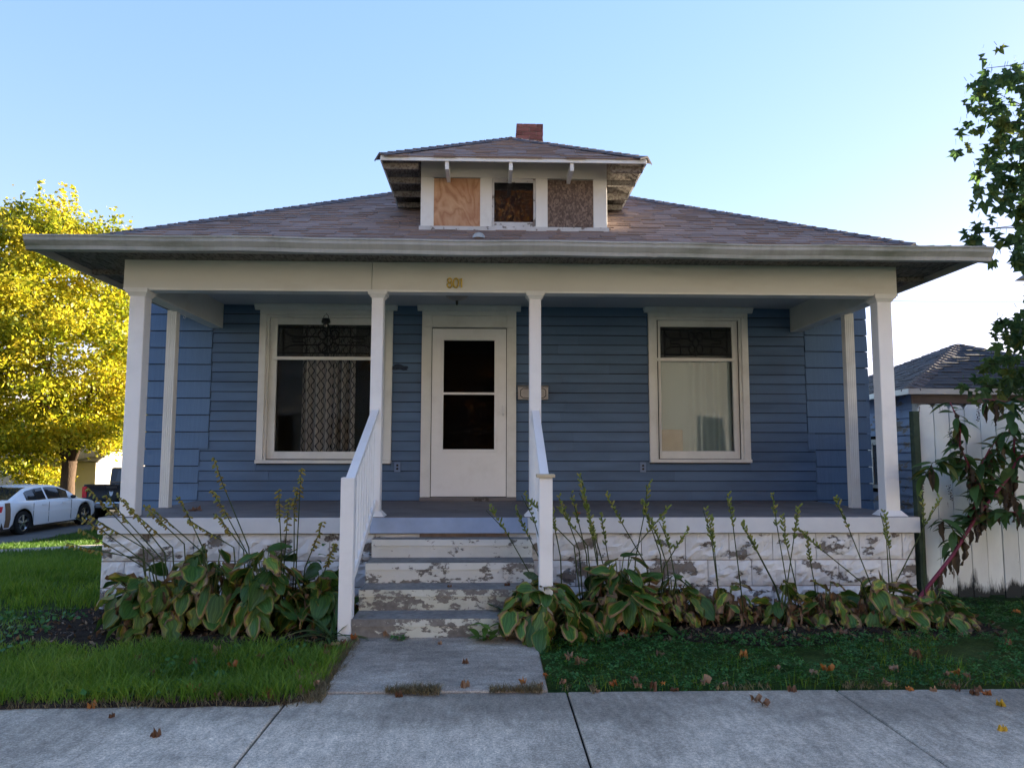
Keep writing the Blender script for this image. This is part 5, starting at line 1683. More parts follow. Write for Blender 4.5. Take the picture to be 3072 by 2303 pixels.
def make_tree(name, label, base, fork, cc, rad, nclump, per, lsize, lm, trunk_r=0.28, seed=1, group=None, spikes=14):
    rg = random.Random(seed)
    o = thing(name, label, 'tree', base, group=group)
    base = Vector(base); cc = Vector(cc)
    fk = base + Vector((0.05, 0, fork))
    tr = MB()
    tr.tube([base + Vector((0, 0, -0.3)), base + Vector((0, 0, 0.15)), base + Vector((0.02, 0, 0.6)), base + Vector((0.0, 0, fork * 0.6)), fk], [trunk_r * 1.7, trunk_r * 1.25, trunk_r, trunk_r * 0.95, trunk_r * 1.0], 12)
    tr.build('trunk', 'bark', o, smooth=True)
    ends = []
    nl = 8
    for i in range(nl):
        a = 2 * math.pi * (i + rg.random() * 0.5) / nl
        el = rg.uniform(0.35, 1.2)
        tgt = cc + Vector((math.cos(a) * rad[0] * 0.75 * math.cos(el * 0.8), math.sin(a) * rad[1] * 0.75 * math.cos(el * 0.8), rad[2] * (el - 0.75) * 0.8))
        p1 = fk.lerp(tgt, 0.33) + Vector((rg.uniform(-.3, .3), rg.uniform(-.3, .3), rg.uniform(0.0, 0.5)))
        p2 = fk.lerp(tgt, 0.66) + Vector((rg.uniform(-.3, .3), rg.uniform(-.3, .3), rg.uniform(0.2, 0.6)))
        r0 = trunk_r * rg.uniform(0.42, 0.62)
        m = MB(); m.tube([fk - Vector((0, 0, 0.25)), p1, p2, tgt], [r0, r0 * 0.75, r0 * 0.45, r0 * 0.15], 7)
        for q in (p1, p2, p1.lerp(p2, .5), p2.lerp(tgt, .5)):
            for _ in range(2):
                e = q + Vector((rg.uniform(-1, 1) * rad[0] * .35, rg.uniform(-1, 1) * rad[1] * .35, rg.uniform(-.1, .5) * rad[2] * .4))
                m.tube([q, q.lerp(e, .5) + Vector((0, 0, .15)), e], [r0 * .35, r0 * .2, 0.012], 5)
        m.build('limb', 'bark', o, smooth=True)
    # crown
    cen = []
    cl = []
    for i in range(nclump):
        while True:
            p = Vector((rg.uniform(-1, 1), rg.uniform(-1, 1), rg.uniform(-1, 1)))
            rr = p.length
            if 0.25 < rr < 1.0 and rg.random() < rr ** 1.5: break
        k = 1 + 0.22 * mnoise.noise(p * 2.3 + Vector((seed * 3.1, 0, 0)))
        narrow = 1.0 - 0.32 * max(0, p.z)
        if p.z < -0.72 and p.x > 0.0: continue
        cl.append((cc + Vector((p.x * rad[0] * narrow * k, p.y * rad[1] * narrow * k, p.z * rad[2] * k)), rg.uniform(0.35, 0.75)))
    for i in range(spikes):
        a = rg.uniform(0, 6.28); q = rg.uniform(0.1, 0.75)
        b = cc + Vector((math.cos(a) * rad[0] * q, math.sin(a) * rad[1] * q, rad[2] * math.sqrt(1 - q * q) * 0.95))
        for k in range(5): cl.append((b + Vector((0, 0, k * 0.28)), 0.30 - 0.04 * k))
    for c, s in cl:
        n = max(6, int(per * (s / 0.55) ** 2))
        cen.append(RNG.normal(size=(n, 3)) * np.array([s, s, s * 0.55]) * 0.62 + np.array(c))
    cen = np.concatenate(cen)
    v, f = leaf_quads(cen, lsize, 0.7)
    pyobj('crown', v, f, lm, o)
    return o


mt_ = make_tree('maple_tree', 'big yellow-green maple tree in sunlight above the parked white car', (-18.4, 26.0, -1.98), 2.15, (-19.7, 26.2, 5.45), (4.8, 4.8, 6.2), 800, 120, 0.185, 'maple_y', 0.29, 4)
make_tree('maple_tree', 'more distant sunlit maple seen between the left porch post and the wall', (-20.0, 41.0, -2.0), 2.6, (-20.2, 41.0, 5.2), (4.2, 4.2, 5.6), 300, 70, 0.26, 'maple_y', 0.3, 9)
# a tree across the street: it shows only as a reflection in the dormer glass
def copy_tree(src, loc, label, mat, sc):
    c = src.copy(); COL.objects.link(c)
    c.location = loc; c['label'] = label; c.scale = (sc, sc, sc)
    for ch in src.children:
        k = ch.copy(); COL.objects.link(k); k.parent = c
        k.matrix_parent_inverse = ch.matrix_parent_inverse.copy()
        if ch.name.startswith('crown'):
            k.material_slots[0].link = 'OBJECT'; k.material_slots[0].material = MT[mat]
    return c


copy_tree(mt_, (1.6, -17.2, -1.0), 'orange autumn maple reflected in the dormer window', 'maple_o', 1.15)


# far-off wood closing the view beyond the side street
cen = []
for i in range(170):
    a = RNG.uniform(0, 1)
    c0 = np.array([-110 + 95 * a, 78 + 14 * RNG.uniform(-1, 1), -1.5])
    hgt = RNG.uniform(4, 8.5)
    k = RNG.normal(size=(110, 3)) * np.array([2.0, 2.0, hgt * 0.24]) + c0 + np.array([0, 0, hgt * 0.5])
    cen.append(k)
v, f = leaf_quads(np.concatenate(cen), 0.75, 0.6)
pyobj('far_wood', v, f, 'maple_d', None, kind='stuff', label='far-off line of trees on the horizon at left')


# lobed maple leaf, stem at the origin, blade along +Y, about 1 unit wide
def maple_leaf_mesh(name, m, curl=0.15, seed=0):
    pol = [(-90, 0.05), (-62, 0.30), (-25, 0.42), (-8, 0.60), (2, 0.40), (18, 0.52), (34, 0.90), (48, 0.62), (60, 0.50), (76, 0.72), (90, 1.05)]
    pts = pol + [(180 - a, r) for a, r in pol[-2:0:-1]]
    rg = random.Random(seed)
    v = [(0, 0.34, 0.02)]
    for a, r in pts:
        x, y = 0.55 * r * math.cos(R(a)), 0.34 + 0.55 * r * math.sin(R(a))
        z = -curl * (x * x * 1.6 + (y - .35) ** 2 * 1.2) + curl * 0.35 * math.sin(a * 0.11 + seed * 2) + rg.uniform(-.03, .03) * curl * 3
        v.append((x, y, z))
    n = len(pts)
    f = [(0, 1 + i, 1 + (i + 1) % n) for i in range(n)]
    b = len(v)
    v += [(-0.012, 0.0, 0), (0.012, 0.0, 0), (0.012, -0.28, -0.06), (-0.012, -0.28, -0.06)]
    f.append((b, b + 1, b + 2, b + 3))
    me = bpy.data.meshes.new(name); me.from_pydata(v, [], f)
    me.materials.append(MT[m])
    return me


# ------------------------------------------------------------------ maple on the right edge
rt = thing('maple_tree', 'dark backlit maple branches hanging in from the right edge', 'tree', (7.9, 1.9, -0.8))
MB().tube([(7.9, 1.9, -1.0), (7.85, 1.85, 0.5), (7.8, 1.8, 2.5), (7.6, 1.7, 4.2), (7.4, 1.6, 5.8)], [0.26, 0.2, 0.17, 0.09, 0.02], 10).build('trunk', 'bark', rt, smooth=True)
RTC = [(2140,150),(2180,180),(2130,230),(2200,230),(2160,290),(2120,320),(2200,320),(2170,370),(2130,405),(2205,400),(2190,450),(2160,430),(2200,490),(2180,530),(2150,522),(2205,560),(2190,690),(2150,700),(2210,720),(2175,760),(2125,790),(2210,800),(2165,820),(2105,838),(2200,850),(2190,150),(2215,190),(2215,270),(2215,350),(2185,330),(2160,205),(2215,450),(2180,270),(2190,735),(2150,800)]
twig_tips = []
rgt = random.Random(5)
clus = []
for x, v in RTC:
    y = rgt.uniform(0.25, 0.8)
    k = (y + 6.76) / 7.26
    X = (4.638 + (x - 2060) * 0.00505 + (v - 510) * -0.00012 + 0.136) * k - 0.136
    Z = (4.77 - (v - 120) * 0.0049 - 0.588) * k + 0.588
    clus.append((X, y, Z, 0.11, 9 if not 440 < v < 600 else 6))
clus.append((4.76, 0.45, 2.86, 0.055, 7)); clus.append((4.93, 0.5, 2.88, 0.05, 4))
leafm = [maple_leaf_mesh('leaf', 'maple_g', 0.5, s) for s in range(4)]
cnt = 0
bulk = []
for (X, y, Z, s, n) in clus:
    tip = Vector((X, y, Z))
    root = Vector((7.6, 1.7, max(1.0, min(5.5, Z + rgt.uniform(-0.2, 0.5)))))
    mid = tip.lerp(root, 0.45) + Vector((0, rgt.uniform(-.1, .2), rgt.uniform(0.0, 0.25)))
    twig_tips.append((tip, mid, root))
    for i in range(n):
        p = tip + Vector((rgt.gauss(0, s), rgt.gauss(0, s * 1.2), rgt.gauss(0, s)))
        sz = rgt.uniform(0.15, 0.24)
        rot = Euler((rgt.uniform(-2.0, -0.9), rgt.uniform(-0.6, 0.6), rgt.uniform(-0.9, 0.9)), 'XYZ').to_matrix().to_4x4()
        M4 = Matrix.Translation(p) @ rot @ Matrix.Scale(sz, 4)
        if cnt < 295:
            put('leaf', leafm[rgt.randrange(4)], rt, M4); cnt += 1
        else:
            bulk.append((M4, rgt.randrange(4)))
for i in range(2300):      # the rest of the crown, mostly outside the picture
    a = rgt.uniform(0, 1)
    th_, ph_ = rgt.uniform(0, 6.283), rgt.uniform(-1, 1)
    rr_ = rgt.uniform(0.45, 1.0) * (1 + 0.2 * math.sin(th_ * 5 + ph_ * 4))
    p = Vector((7.5 + 2.1 * rr_ * math.cos(th_) * math.sqrt(1 - ph_ ** 2), 1.7 + 1.9 * rr_ * math.sin(th_) * math.sqrt(1 - ph_ ** 2), 4.0 + 2.7 * rr_ * ph_))
    p.x = max(p.x, (0.745 if i > 60 else 0.70) * (p.y + 6.76) + rgt.uniform(0, 0.5))
    rot = Euler((rgt.uniform(-1.9, -0.5), rgt.uniform(-0.6, 0.6), rgt.uniform(-3, 3)), 'XYZ').to_matrix().to_4x4()
    if not ((1.9 < p.z < 2.55 or p.z > 4.55) and p.x < 0.80 * (p.y + 6.76)): bulk.append((Matrix.Translation(p) @ rot @ Matrix.Scale(rgt.uniform(.15, .24), 4), rgt.randrange(4)))
m = MB()
for M4, k in bulk:
    b = len(m.v); me = leafm[k]
    m.v += [tuple(M4 @ q.co) for q in me.vertices]; m.f += [tuple(b + i for i in p.vertices) for p in me.polygons]
put('foliage', m.mesh('foliage', 'maple_gi'), rt, kind='stuff')
m = MB()
for tip, mid, root in twig_tips: m.tube([root, mid, tip], [0.02, 0.008, 0.003], 5)
m.build('twigs', 'twig', rt, kind='stuff')

# ------------------------------------------------------------------ pokeweed in front of the fence
pk = thing('pokeweed', 'pokeweed plant with magenta stem leaning in front of the white fence', 'plant', (3.60, -0.15, -0.83))
POKE = {'main': ([(3.58,-0.86),(3.63,-0.80),(3.78,-0.61),(4.00,-0.33),(4.23,-0.02),(4.39,0.18),(4.54,0.36),(4.68,0.54),(4.80,0.63),(5.05,0.75)], 0.021),
 'b1': ([(4.03,-0.30),(4.06,-0.12),(4.01,-0.05),(3.92,-0.00)], 0.007), 'b2': ([(4.23,-0.02),(4.24,0.28),(4.17,0.46),(4.08,0.64),(4.07,0.83),(3.99,1.04)], 0.012), 'b3': ([(4.23,-0.02),(4.28,0.06),(4.48,0.07),(4.68,0.05),(5.0,0.06)], 0.007),
 'b4': ([(4.66,0.55),(4.64,0.80),(4.62,0.96),(4.56,1.05),(4.37,1.08)], 0.009), 'b5': ([(4.17,0.46),(4.02,0.55),(3.83,0.50),(3.74,0.38)], 0.006), 'b6': ([(4.19,-0.01),(4.26,0.20),(4.25,0.43),(4.36,0.62),(4.50,0.77)], 0.009),
 'b7': ([(4.50,0.36),(4.58,0.23),(4.67,0.14)], 0.007), 'b8': ([(4.36,0.19),(4.39,0.33),(4.38,0.50),(4.52,0.68)], 0.007), 'b9': ([(4.80, 0.63), (4.9, 0.8), (4.85, 1.0), (4.75, 1.1)], 0.008)}


def lance_mesh(name, m, w=0.36, droop=0.5, cup=0.15, wave=0.0):
    v = []; f = []; n = 7
    for j in range(n + 1):
        t = j / n
        hw_ = w * 0.5 * (math.sin(math.pi * (t ** 0.85)) ** 0.9) if 0 < t < 1 else 0.008
        z = -droop * t * t * 0.6
        for u in (-1, -0.5, 0, 0.5, 1):
            v.append((u * hw_, t, z + cup * hw_ * abs(u) * 1.2 + wave * math.sin(t * 17 + u * 3) * 0.06))
    for j in range(n):
        for k in range(4): f.append((5*j + k, 5*j + k + 1, 5*j + 6 + k, 5*j + 5 + k))
    me = bpy.data.meshes.new(name); me.from_pydata(v, [], f); me.materials.append(MT[m]); me.polygons.foreach_set('use_smooth', [True] * len(f))
    return me


pl = [lance_mesh('leaf', 'poke_leaf', w, d, .15) for w, d in ((0.38, 0.5), (0.42, 0.9), (0.34, 0.3))]
pdm = [lance_mesh('leaf', 'poke_dead', w, 0.2, 0.9, 1.0) for w in (0.22, 0.30)]
rgp = random.Random(11)
nb = 0
for key, (pts, r) in POKE.items():
    y = -0.15 if key == 'main' else -0.15 - rgp.uniform(0.0, 0.10)
    P3 = [Vector((px, -0.15 if i == 0 else y - 0.02 * i * rgp.random(), pz)) for i, (px, pz) in enumerate(pts)]
    n = len(P3)
    MB().tube(P3, [max(0.003, r * (1 - 0.6 * i / (n - 1))) for i in range(n)], 8).build('stem' if key == 'main' else 'branch', 'poke_stem' if key in ('main', 'b2', 'b3', 'b4', 'b6') else 'scape', pk, smooth=True)
    L = sum((P3[i + 1] - P3[i]).length for i in range(n - 1))
    k = int(L * (60 if key != 'main' else 34))
    for i in range(k):
        t = (i + rgp.random()) / k
        if key == 'main' and t < 0.22: continue
        s = t * (n - 1); a = min(int(s), n - 2); p = P3[a].lerp(P3[a + 1], s - a)
        az = rgp.uniform(-2.6, 2.6)
        dead = key == 'main' and t < 0.7 and rgp.random() < 0.6 or rgp.random() < 0.10
        if dead:
            rot = Euler((rgp.uniform(-1.7, -1.35), rgp.uniform(-.3, .3), rgp.uniform(-3, 3)), 'XYZ')
            sz = rgp.uniform(0.12, 0.24)
            M4 = Matrix.Translation(p) @ Matrix.Rotation(rgp.uniform(-3, 3), 4, 'Z') @ Matrix.Rotation(rgp.uniform(-1.6, -1.3), 4, 'X') @ Matrix.Scale(sz, 4)
            put('withered_leaf', pdm[rgp.randrange(2)], pk, M4)
        else:
            sz = rgp.uniform(0.12, 0.22)
            if p.y + math.cos(az) * sz > 0.08: az = math.pi - az
            M4 = Matrix.Translation(p) @ Matrix.Rotation(az, 4, 'Z') @ Matrix.Rotation(rgp.uniform(-0.9, 0.35), 4, 'X') @ Matrix.Rotation(rgp.uniform(-.5, .5), 4, 'Y') @ Matrix.Scale(sz, 4)
            put('leaf', pl[rgp.randrange(3)], pk, M4)
for (bx, bz) in ((3.74, 0.36), (4.30, 1.02), (4.50, 1.0), (4.36, 0.5), (4.62, 0.02), (4.68, -0.1), (4.22, -0.05), (4.02, 0.78), (3.98, 0.30)):
    m = MB()
    L = rgp.uniform(0.10, 0.16); dx = rgp.uniform(-0.03, 0.03); yb_ = -0.24
    m.tube([(bx, yb_, bz), (bx + dx, yb_, bz - L)], 0.002, 4)
    for i in range(16):
        t = i / 16; a = i * 2.4; rr = 0.016 * (1 - 0.5 * t)
        m.blob((bx + dx * t + math.cos(a) * rr, yb_ + math.sin(a) * rr, bz - L * t), .0065, .0065, .006, None, 5, 3)
    m.build('berry_cluster', 'berry', pk, kind='stuff')

# ------------------------------------------------------------------ hostas
def hosta_leaf(name, m, L=1.0, Wd=0.72, cup=0.25, droop=0.35, crinkle=0.0, roll=0.0, seed=0):
    nu, nv = 10, 10
    v = []; f = []; uvs = []
    for j in range(nv + 1):
        t = j / nv
        hw_ = 0.5 * Wd * (math.sin(math.pi * min(1, t * 0.97 + 0.03) ** 0.72) ** 0.75) if t < 1 else 0.01
        hw_ = max(hw_, 0.012)
        for i in range(nu + 1):
            u = -1 + 2 * i / nu
            x = u * hw_
            y = L * t - 0.13 * L * abs(u) * (1 - t) ** 2
            rib = 0.010 * math.cos(u * 4.5 * math.pi) * math.sin(math.pi * t)
            z = cup * x * x * 1.6 - droop * t * t * L * 0.55 + rib
            if crinkle:
                z += crinkle * (abs(u) ** 2 + 0.3 * t) * 0.16 * mnoise.noise(Vector((u * 2.2 + seed * 5, t * 3.1, seed)))
                x += crinkle * 0.10 * mnoise.noise(Vector((t * 3.3, seed * 3, u * 1.5)))
            if roll:
                a = u * roll
                x, z = hw_ * math.sin(a) / roll * 1.0, z + hw_ * (1 - math.cos(a)) / roll
            v.append((x, y, z)); uvs.append(((u + 1) / 2, t))
    for j in range(nv):
        for i in range(nu):
            q = j * (nu + 1) + i
            f.append((q, q + 1, q + nu + 2, q + nu + 1))
    me = bpy.data.meshes.new(name); me.from_pydata(v, [], f)
    l = me.uv_layers.new(name='UVMap')
    for p in me.polygons:
        for li in p.loop_indices: l.data[li].uv = uvs[me.loops[li].vertex_index]
    me.materials.append(MT[m]); me.polygons.foreach_set('use_smooth', [True] * len(f))
    return me


HG = [hosta_leaf('leaf', 'hosta_g', 1, w, c, d, cr, 0, s) for s, (w, c, d, cr) in enumerate(((0.74, .3, .3, .5), (0.82, .5, .6, .8), (0.68, -.2, .8, .9), (0.78, .4, .15, .7)))]
HY = [hosta_leaf('leaf', 'hosta_y', 1, w, c, d, cr, 0, s + 9) for s, (w, c, d, cr) in enumerate(((0.70, .3, .5, 1.6), (0.74, -.5, .9, 2.2), (0.62, .5, .4, 2.0), (0.72, .1, .7, 2.6)))]
HB = [hosta_leaf('withered_leaf', 'hosta_b', 1, w, c, d, cr, r_, s + 20) for s, (w, c, d, cr, r_) in enumerate(((0.55, .3, 1.0, 2.2, 2.0), (0.5, -.4, 1.3, 2.6, 2.6), (0.6, .5, .8, 2.8, 1.4), (0.45, .1, 1.5, 2.0, 3.0)))]
rgh = random.Random(23)


def hosta(label, c, r, h, nleaf, mixw, sizes, stalks=(), pod='pod_y', lean=(0, 0), group='hostas in front of the porch'):
    gx, gy = c
    z0 = gz(gx, gy)
    o = thing('hosta', label, 'plant', (gx, gy, z0), group=group)
    pet = MB()
    nleaf = int(nleaf * 2.0); h *= 0.9
    for i in range(nleaf):
        u = (i + 0.5) / nleaf
        az = i * 2.39996 + rgh.uniform(-.4, .4)
        # outer leaves lower and more drooped, inner ones upright
        q = math.sqrt(u)
        kind = rgh.random()
        k = 'g' if kind < mixw[0] else ('y' if kind < mixw[0] + mixw[1] else 'b')
        sz = rgh.uniform(*sizes) * (0.85 if k == 'b' else 1) * rgh.uniform(0.7, 1.08)
        hh = h * (1 - 0.78 * q ** 1.8) * rgh.uniform(0.62, 1.12)
        rr = r * q * rgh.uniform(0.75, 1.05)
        if k == 'b': hh *= 0.75
        dx, dy = math.cos(az), math.sin(az)
        p = Vector((gx + dx * rr * 0.72 + lean[0] * hh, gy + dy * rr * 0.72 + lean[1] * hh, z0 + max(0.06, hh)))
        if p.y > -0.10: p.y = -0.10 - rgh.random() * 0.1; dy = -abs(dy)
        az2 = math.atan2(dy, dx)
        root = Vector((gx + dx * 0.05, gy + dy * 0.05, z0))
        mid = root.lerp(p, 0.5) + Vector((0, 0, 0.25 * hh))
        mid = root.lerp(p, .5) + Vector((-dx * .04, -dy * .04, 0.12 * hh))
        pet.tube([root, mid, p], [0.007, 0.006, 0.004], 5)
        tilt = rgh.gauss(-0.15, 0.45) - 0.75 * q
        if k == 'b': tilt = -rgh.uniform(0.7, 1.5)
        me = {'g': HG, 'y': HY, 'b': HB}[k][rgh.randrange(4)]
        M4 = (Matrix.Translation(p) @ Matrix.Rotation(az2 - math.pi / 2 + rgh.uniform(-.8, .8), 4, 'Z') @ Matrix.Rotation(tilt, 4, 'X')
              @ Matrix.Rotation(rgh.gauss(0, .45), 4, 'Y') @ Matrix.Scale(sz, 4))
        put(me.name.split('.')[0], me, o, M4)
    pet.build('petioles', 'petiole', o, smooth=True, kind='stuff')
    for (bx, by, bz, tx, ty, tz) in stalks:
        b = Vector((bx, by, bz)); t = Vector((tx, ty, tz))
        d = t - b
        side = Vector((-d.z, 0, d.x)) * rgh.uniform(-0.05, 0.05)
        g0 = Vector((bx - 0.35 * d.x * 0.6, by, z0))
        pts = [g0, g0.lerp(b, 0.5) + Vector((0, 0, .03)), b, b.lerp(t, 0.35) - side * 0.5, b.lerp(t, 0.7) - side, t + Vector((d.x * 0.02, 0, -0.01))]
        st = MB().tube(pts, [0.0062, 0.0058, 0.0055, 0.0048, 0.004, 0.003], 5).build('flower_stalk', 'scape', o, smooth=True)
        m = MB()
        np_ = rgh.randint(20, 28)
        L = d.length
        span = min(0.62, 0.24 / L + 0.06)
        for i in range(np_):
            u = 1 - span * min(1, max(0, i / np_ + rgh.uniform(-.03, .03)))
            p = b.lerp(t, u) - side * (min(1, u / 0.7))
            a = i * 2.1
            a += rgh.uniform(-1, 1)
            dirv = Vector((math.cos(a), math.sin(a) * 0.8, rgh.uniform(-.3, .3) - (1.0 if pod == 'pod_y' else 0.0))).normalized()
            if rgh.random() < 0.12: continue
            ln = rgh.uniform(0.015, 0.026)
            dv = (dirv * 0.7 + d.normalized() * (0.25 if pod == 'pod_y' else 0.85)).normalized()
            ln *= rgh.uniform(0.6, 1.15)
            rot = dv.to_track_quat('Z', 'Y').to_matrix()
            m.blob(p + dv * ln * 1.0, 0.0085, 0.0085, ln, rot, 5, 4)
        m.build('seed_pods', pod, st, kind='stuff')
    return o


SL= [(-2.09,-0.60,-0.19,-2.37,-0.66,0.55),(-2.10,-0.60,-0.24,-2.39,-0.66,0.29),(-2.13,-0.60,-0.21,-2.36,-0.66,0.10),(-2.46,-0.60,-0.19,-2.66,-0.66,0.24),(-2.61,-0.60,-0.16,-2.92,-0.66,0.17),(-2.72,-0.75,-0.26,-3.13,-0.81,0.27),(-2.79,-0.75,-0.24,-3.30,-0.81,0.30),(-2.80,-0.75,-0.32,-3.37,-0.81,0.08),(-2.93,-0.60,-0.34,-3.42,-0.66,-0.02),(-2.87,-0.75,-0.26,-3.43,-0.81,-0.11),(-2.64,-0.75,-0.17,-2.94,-0.81,0.13),(-2.87,-0.75,-0.17,-3.27,-0.81,0.10),(-2.70,-0.75,-0.21,-3.07,-0.81,0.26),(-1.78,-0.75,-0.26,-1.80,-0.81,0.29),(-1.80,-0.60,-0.31,-1.76,-0.66,0.21),(-1.72,-0.60,-0.30,-1.69,-0.66,0.30),(-1.70,-0.60,-0.24,-1.67,-0.66,0.46),(-1.63,-0.60,-0.35,-1.49,-0.66,0.03),(-1.46,-0.75,-0.42,-1.35,-0.81,-0.13),(-2.16,-0.75,-0.17,-2.50,-0.81,0.07),(-2.39,-0.75,-0.22,-2.82,-0.81,0.17)]
SR= [(0.27,-0.55,-0.52,-0.15,-0.61,0.12),(0.38,-0.55,-0.46,0.14,-0.61,0.24),(0.37,-0.55,-0.45,0.10,-0.61,0.13),(0.56,-0.70,-0.17,0.22,-0.76,0.20),(0.45,-0.70,-0.26,0.38,-0.76,0.21),(0.62,-0.55,-0.23,0.45,-0.61,0.23),(0.68,-0.55,-0.26,0.55,-0.61,0.25),(0.75,-0.70,-0.33,0.60,-0.76,0.27),(0.83,-0.70,-0.44,0.62,-0.76,0.40),(0.67,-0.70,-0.17,0.44,-0.76,0.14),(0.75,-0.70,-0.26,0.68,-0.76,0.07),(0.89,-0.55,-0.47,0.80,-0.61,0.08),(1.15,-0.70,-0.33,0.83,-0.76,0.25),(1.09,-0.55,-0.30,1.18,-0.61,0.33),(1.30,-0.55,-0.26,1.14,-0.61,0.19),(1.04,-0.55,-0.26,1.34,-0.61,0.14),(1.32,-0.70,-0.33,1.18,-0.76,0.04),(1.41,-0.70,-0.59,1.25,-0.76,0.04),(1.29,-0.70,-0.35,1.49,-0.76,-0.02),(1.74,-0.70,-0.58,1.61,-0.76,0.13),(1.75,-0.70,-0.72,1.66,-0.76,0.06),(1.92,-0.70,-0.50,1.81,-0.76,0.25),(2.27,-0.55,-0.53,1.98,-0.61,-0.01)]
SR2= [(2.33,-0.65,-0.55,2.21,-0.71,0.25),(2.28,-0.50,-0.53,2.00,-0.56,0.00),(2.40,-0.65,-0.52,2.30,-0.71,0.07),(2.31,-0.65,-0.57,2.41,-0.71,0.14),(2.94,-0.65,-0.47,2.42,-0.71,-0.02),(2.62,-0.50,-0.53,2.54,-0.56,-0.09),(3.03,-0.65,-0.51,2.72,-0.71,0.22),(3.26,-0.50,-0.61,3.18,-0.56,0.09),(3.21,-0.65,-0.59,3.14,-0.71,0.07),(3.24,-0.65,-0.47,3.62,-0.71,0.23),(3.56,-0.50,-0.55,3.50,-0.56,0.25)]
FL= [(-1.85,-2.26),(-2.35,-2.43),(-2.16,-2.58),(-1.80,-2.85),(-1.69,-2.35),(-1.54,-2.34),(-1.42,-2.34),(-1.37,-2.37),(-1.32,-1.92),(-1.27,-2.06),(-1.18,-2.15),(-1.22,-2.12),(-1.26,-1.82),(-1.24,-1.53),(-1.22,-1.33),(-1.06,-0.98),(-0.89,-1.05),(-0.49,-1.24),(-0.29,-1.68),(-0.13,-1.12),(-2.00,-1.46),(-2.48,-1.60),(-2.25,-1.92),(-2.07,-1.70),(-1.46,-1.71),(-1.68,-1.59),(-1.79,-1.81),(-1.25,-2.25),(-0.66,-2.27),(-0.27,-2.14),(-1.23,-1.97),(-1.26,-1.39),(-1.18,-1.30),(-1.12,-1.15)]
FR= [(0.09,-2.12),(0.19,-2.14),(0.23,-2.00),(0.31,-2.17),(0.48,-1.74),(0.41,-1.68),(0.51,-2.23),(0.63,-2.16),(0.77,-2.22),(0.76,-2.09),(0.86,-2.21),(0.93,-2.19),(0.99,-2.23),(1.17,-2.19),(1.31,-2.19),(1.40,-2.42),(1.42,-2.50),(1.72,-1.92),(1.69,-2.24),(2.22,-1.23),(2.05,-1.26),(1.93,-2.00),(2.04,-1.96),(2.54,-1.07),(2.81,-1.63),(2.29,-2.19),(2.40,-2.24),(2.54,-2.27),(2.70,-2.26),(2.75,-2.33),(2.83,-2.33),(2.81,-2.27),(2.86,-2.01),(2.86,-2.12),(2.50,-1.92),(2.77,-2.52),(2.52,-2.90),(2.73,-1.34),(1.04,-1.59),(1.62,-1.60),(2.32,-1.96),(3.64,-1.39),(4.37,-0.46),(2.74,-2.07),(0.89,-1.06),(1.03,-0.96),(2.92,-1.18)]
ALLST = [(s, 'pod_y') for s in SL] + [(s, 'pod_g') for s in SR + SR2]
HOSTAS = [
    ('brown-edged hosta leaning out at the left end of the left bed', (-2.74, -0.72), 0.50, 0.58, 40, (0.38, 0.36), (0.16, 0.25), (-0.25, -0.1)),
    ('tall hosta with large yellowing leaves second from the left', (-2.36, -0.60), 0.50, 0.70, 44, (0.46, 0.34), (0.18, 0.27), (-0.05, -0.1)),
    ('green broad-leaved hosta second from the steps in the left bed', (-1.92, -0.66), 0.48, 0.66, 46, (0.74, 0.16), (0.18, 0.26), (0.02, -0.12)),
    ('dark green hosta beside the left newel post', (-1.50, -0.62), 0.40, 0.50, 34, (0.85, 0.10), (0.15, 0.22), (0.0, -0.1)),
    ('green hosta spilling over the path right of the steps', (0.34, -0.92), 0.56, 0.46, 52, (0.66, 0.26), (0.15, 0.23), (-0.22, -0.12)),
    ('large green hosta with yellow-edged leaves right of the steps', (0.92, -0.68), 0.52, 0.60, 50, (0.62, 0.25), (0.17, 0.25), (0.0, -0.1)),
    ('yellowing hosta with curled brown leaves left of the right window', (1.38, -0.62), 0.36, 0.44, 34, (0.30, 0.32), (0.14, 0.21), (0.0, -0.1)),
    ('small withered hosta below the right window', (1.82, -0.62), 0.30, 0.38, 24, (0.12, 0.28), (0.12, 0.18), (0.0, -0.05)),
    ('shrivelled tan hosta in the middle of the right bed', (2.28, -0.62), 0.32, 0.34, 26, (0.08, 0.27), (0.12, 0.18), (0.05, 0.0)),
    ('mostly brown hosta left of the right corner post', (2.70, -0.58), 0.32, 0.36, 28, (0.20, 0.25), (0.13, 0.19), (0.0, -0.05)),
    ('green and brown hosta below the right corner post', (3.12, -0.60), 0.40, 0.38, 36, (0.45, 0.35), (0.15, 0.22), (0.0, -0.1)),
    ('low spreading hosta at the foot of the magenta stem', (3.52, -0.66), 0.40, 0.28, 28, (0.50, 0.32), (0.15, 0.22), (0.15, -0.1)),
]
for lab, c, r, h, n, mw, szs, ln in HOSTAS:
    mine = [s for s in ALLST if min(HOSTAS, key=lambda q: abs(q[1][0] - s[0][0]))[1] == c]
    hosta(lab, c, r, h, n, mw, szs, [s[0] for s in mine], mine[0][1] if mine else 'pod_g', ln)


# strap-leaved plant and small weeds at the foot of the steps
def weed(name, label, c, n, m_list, sz, tilt, h=0.04):
    z0 = gz(*c)
    o = thing(name, label, 'plant', (c[0], c[1], z0))
    for i in range(n):
        az = i * 2.4 + rgh.uniform(-.4, .4)
        s = rgh.uniform(*sz)
        M4 = Matrix.Translation((c[0] + rgh.uniform(-.05, .05), c[1] + rgh.uniform(-.05, .05), z0 + rgh.uniform(0, h))) @ Matrix.Rotation(az, 4, 'Z') @ Matrix.Rotation(rgh.uniform(*tilt), 4, 'X') @ Matrix.Scale(s, 4)
        put('leaf', m_list[rgh.randrange(len(m_list))], o, M4)
    return o


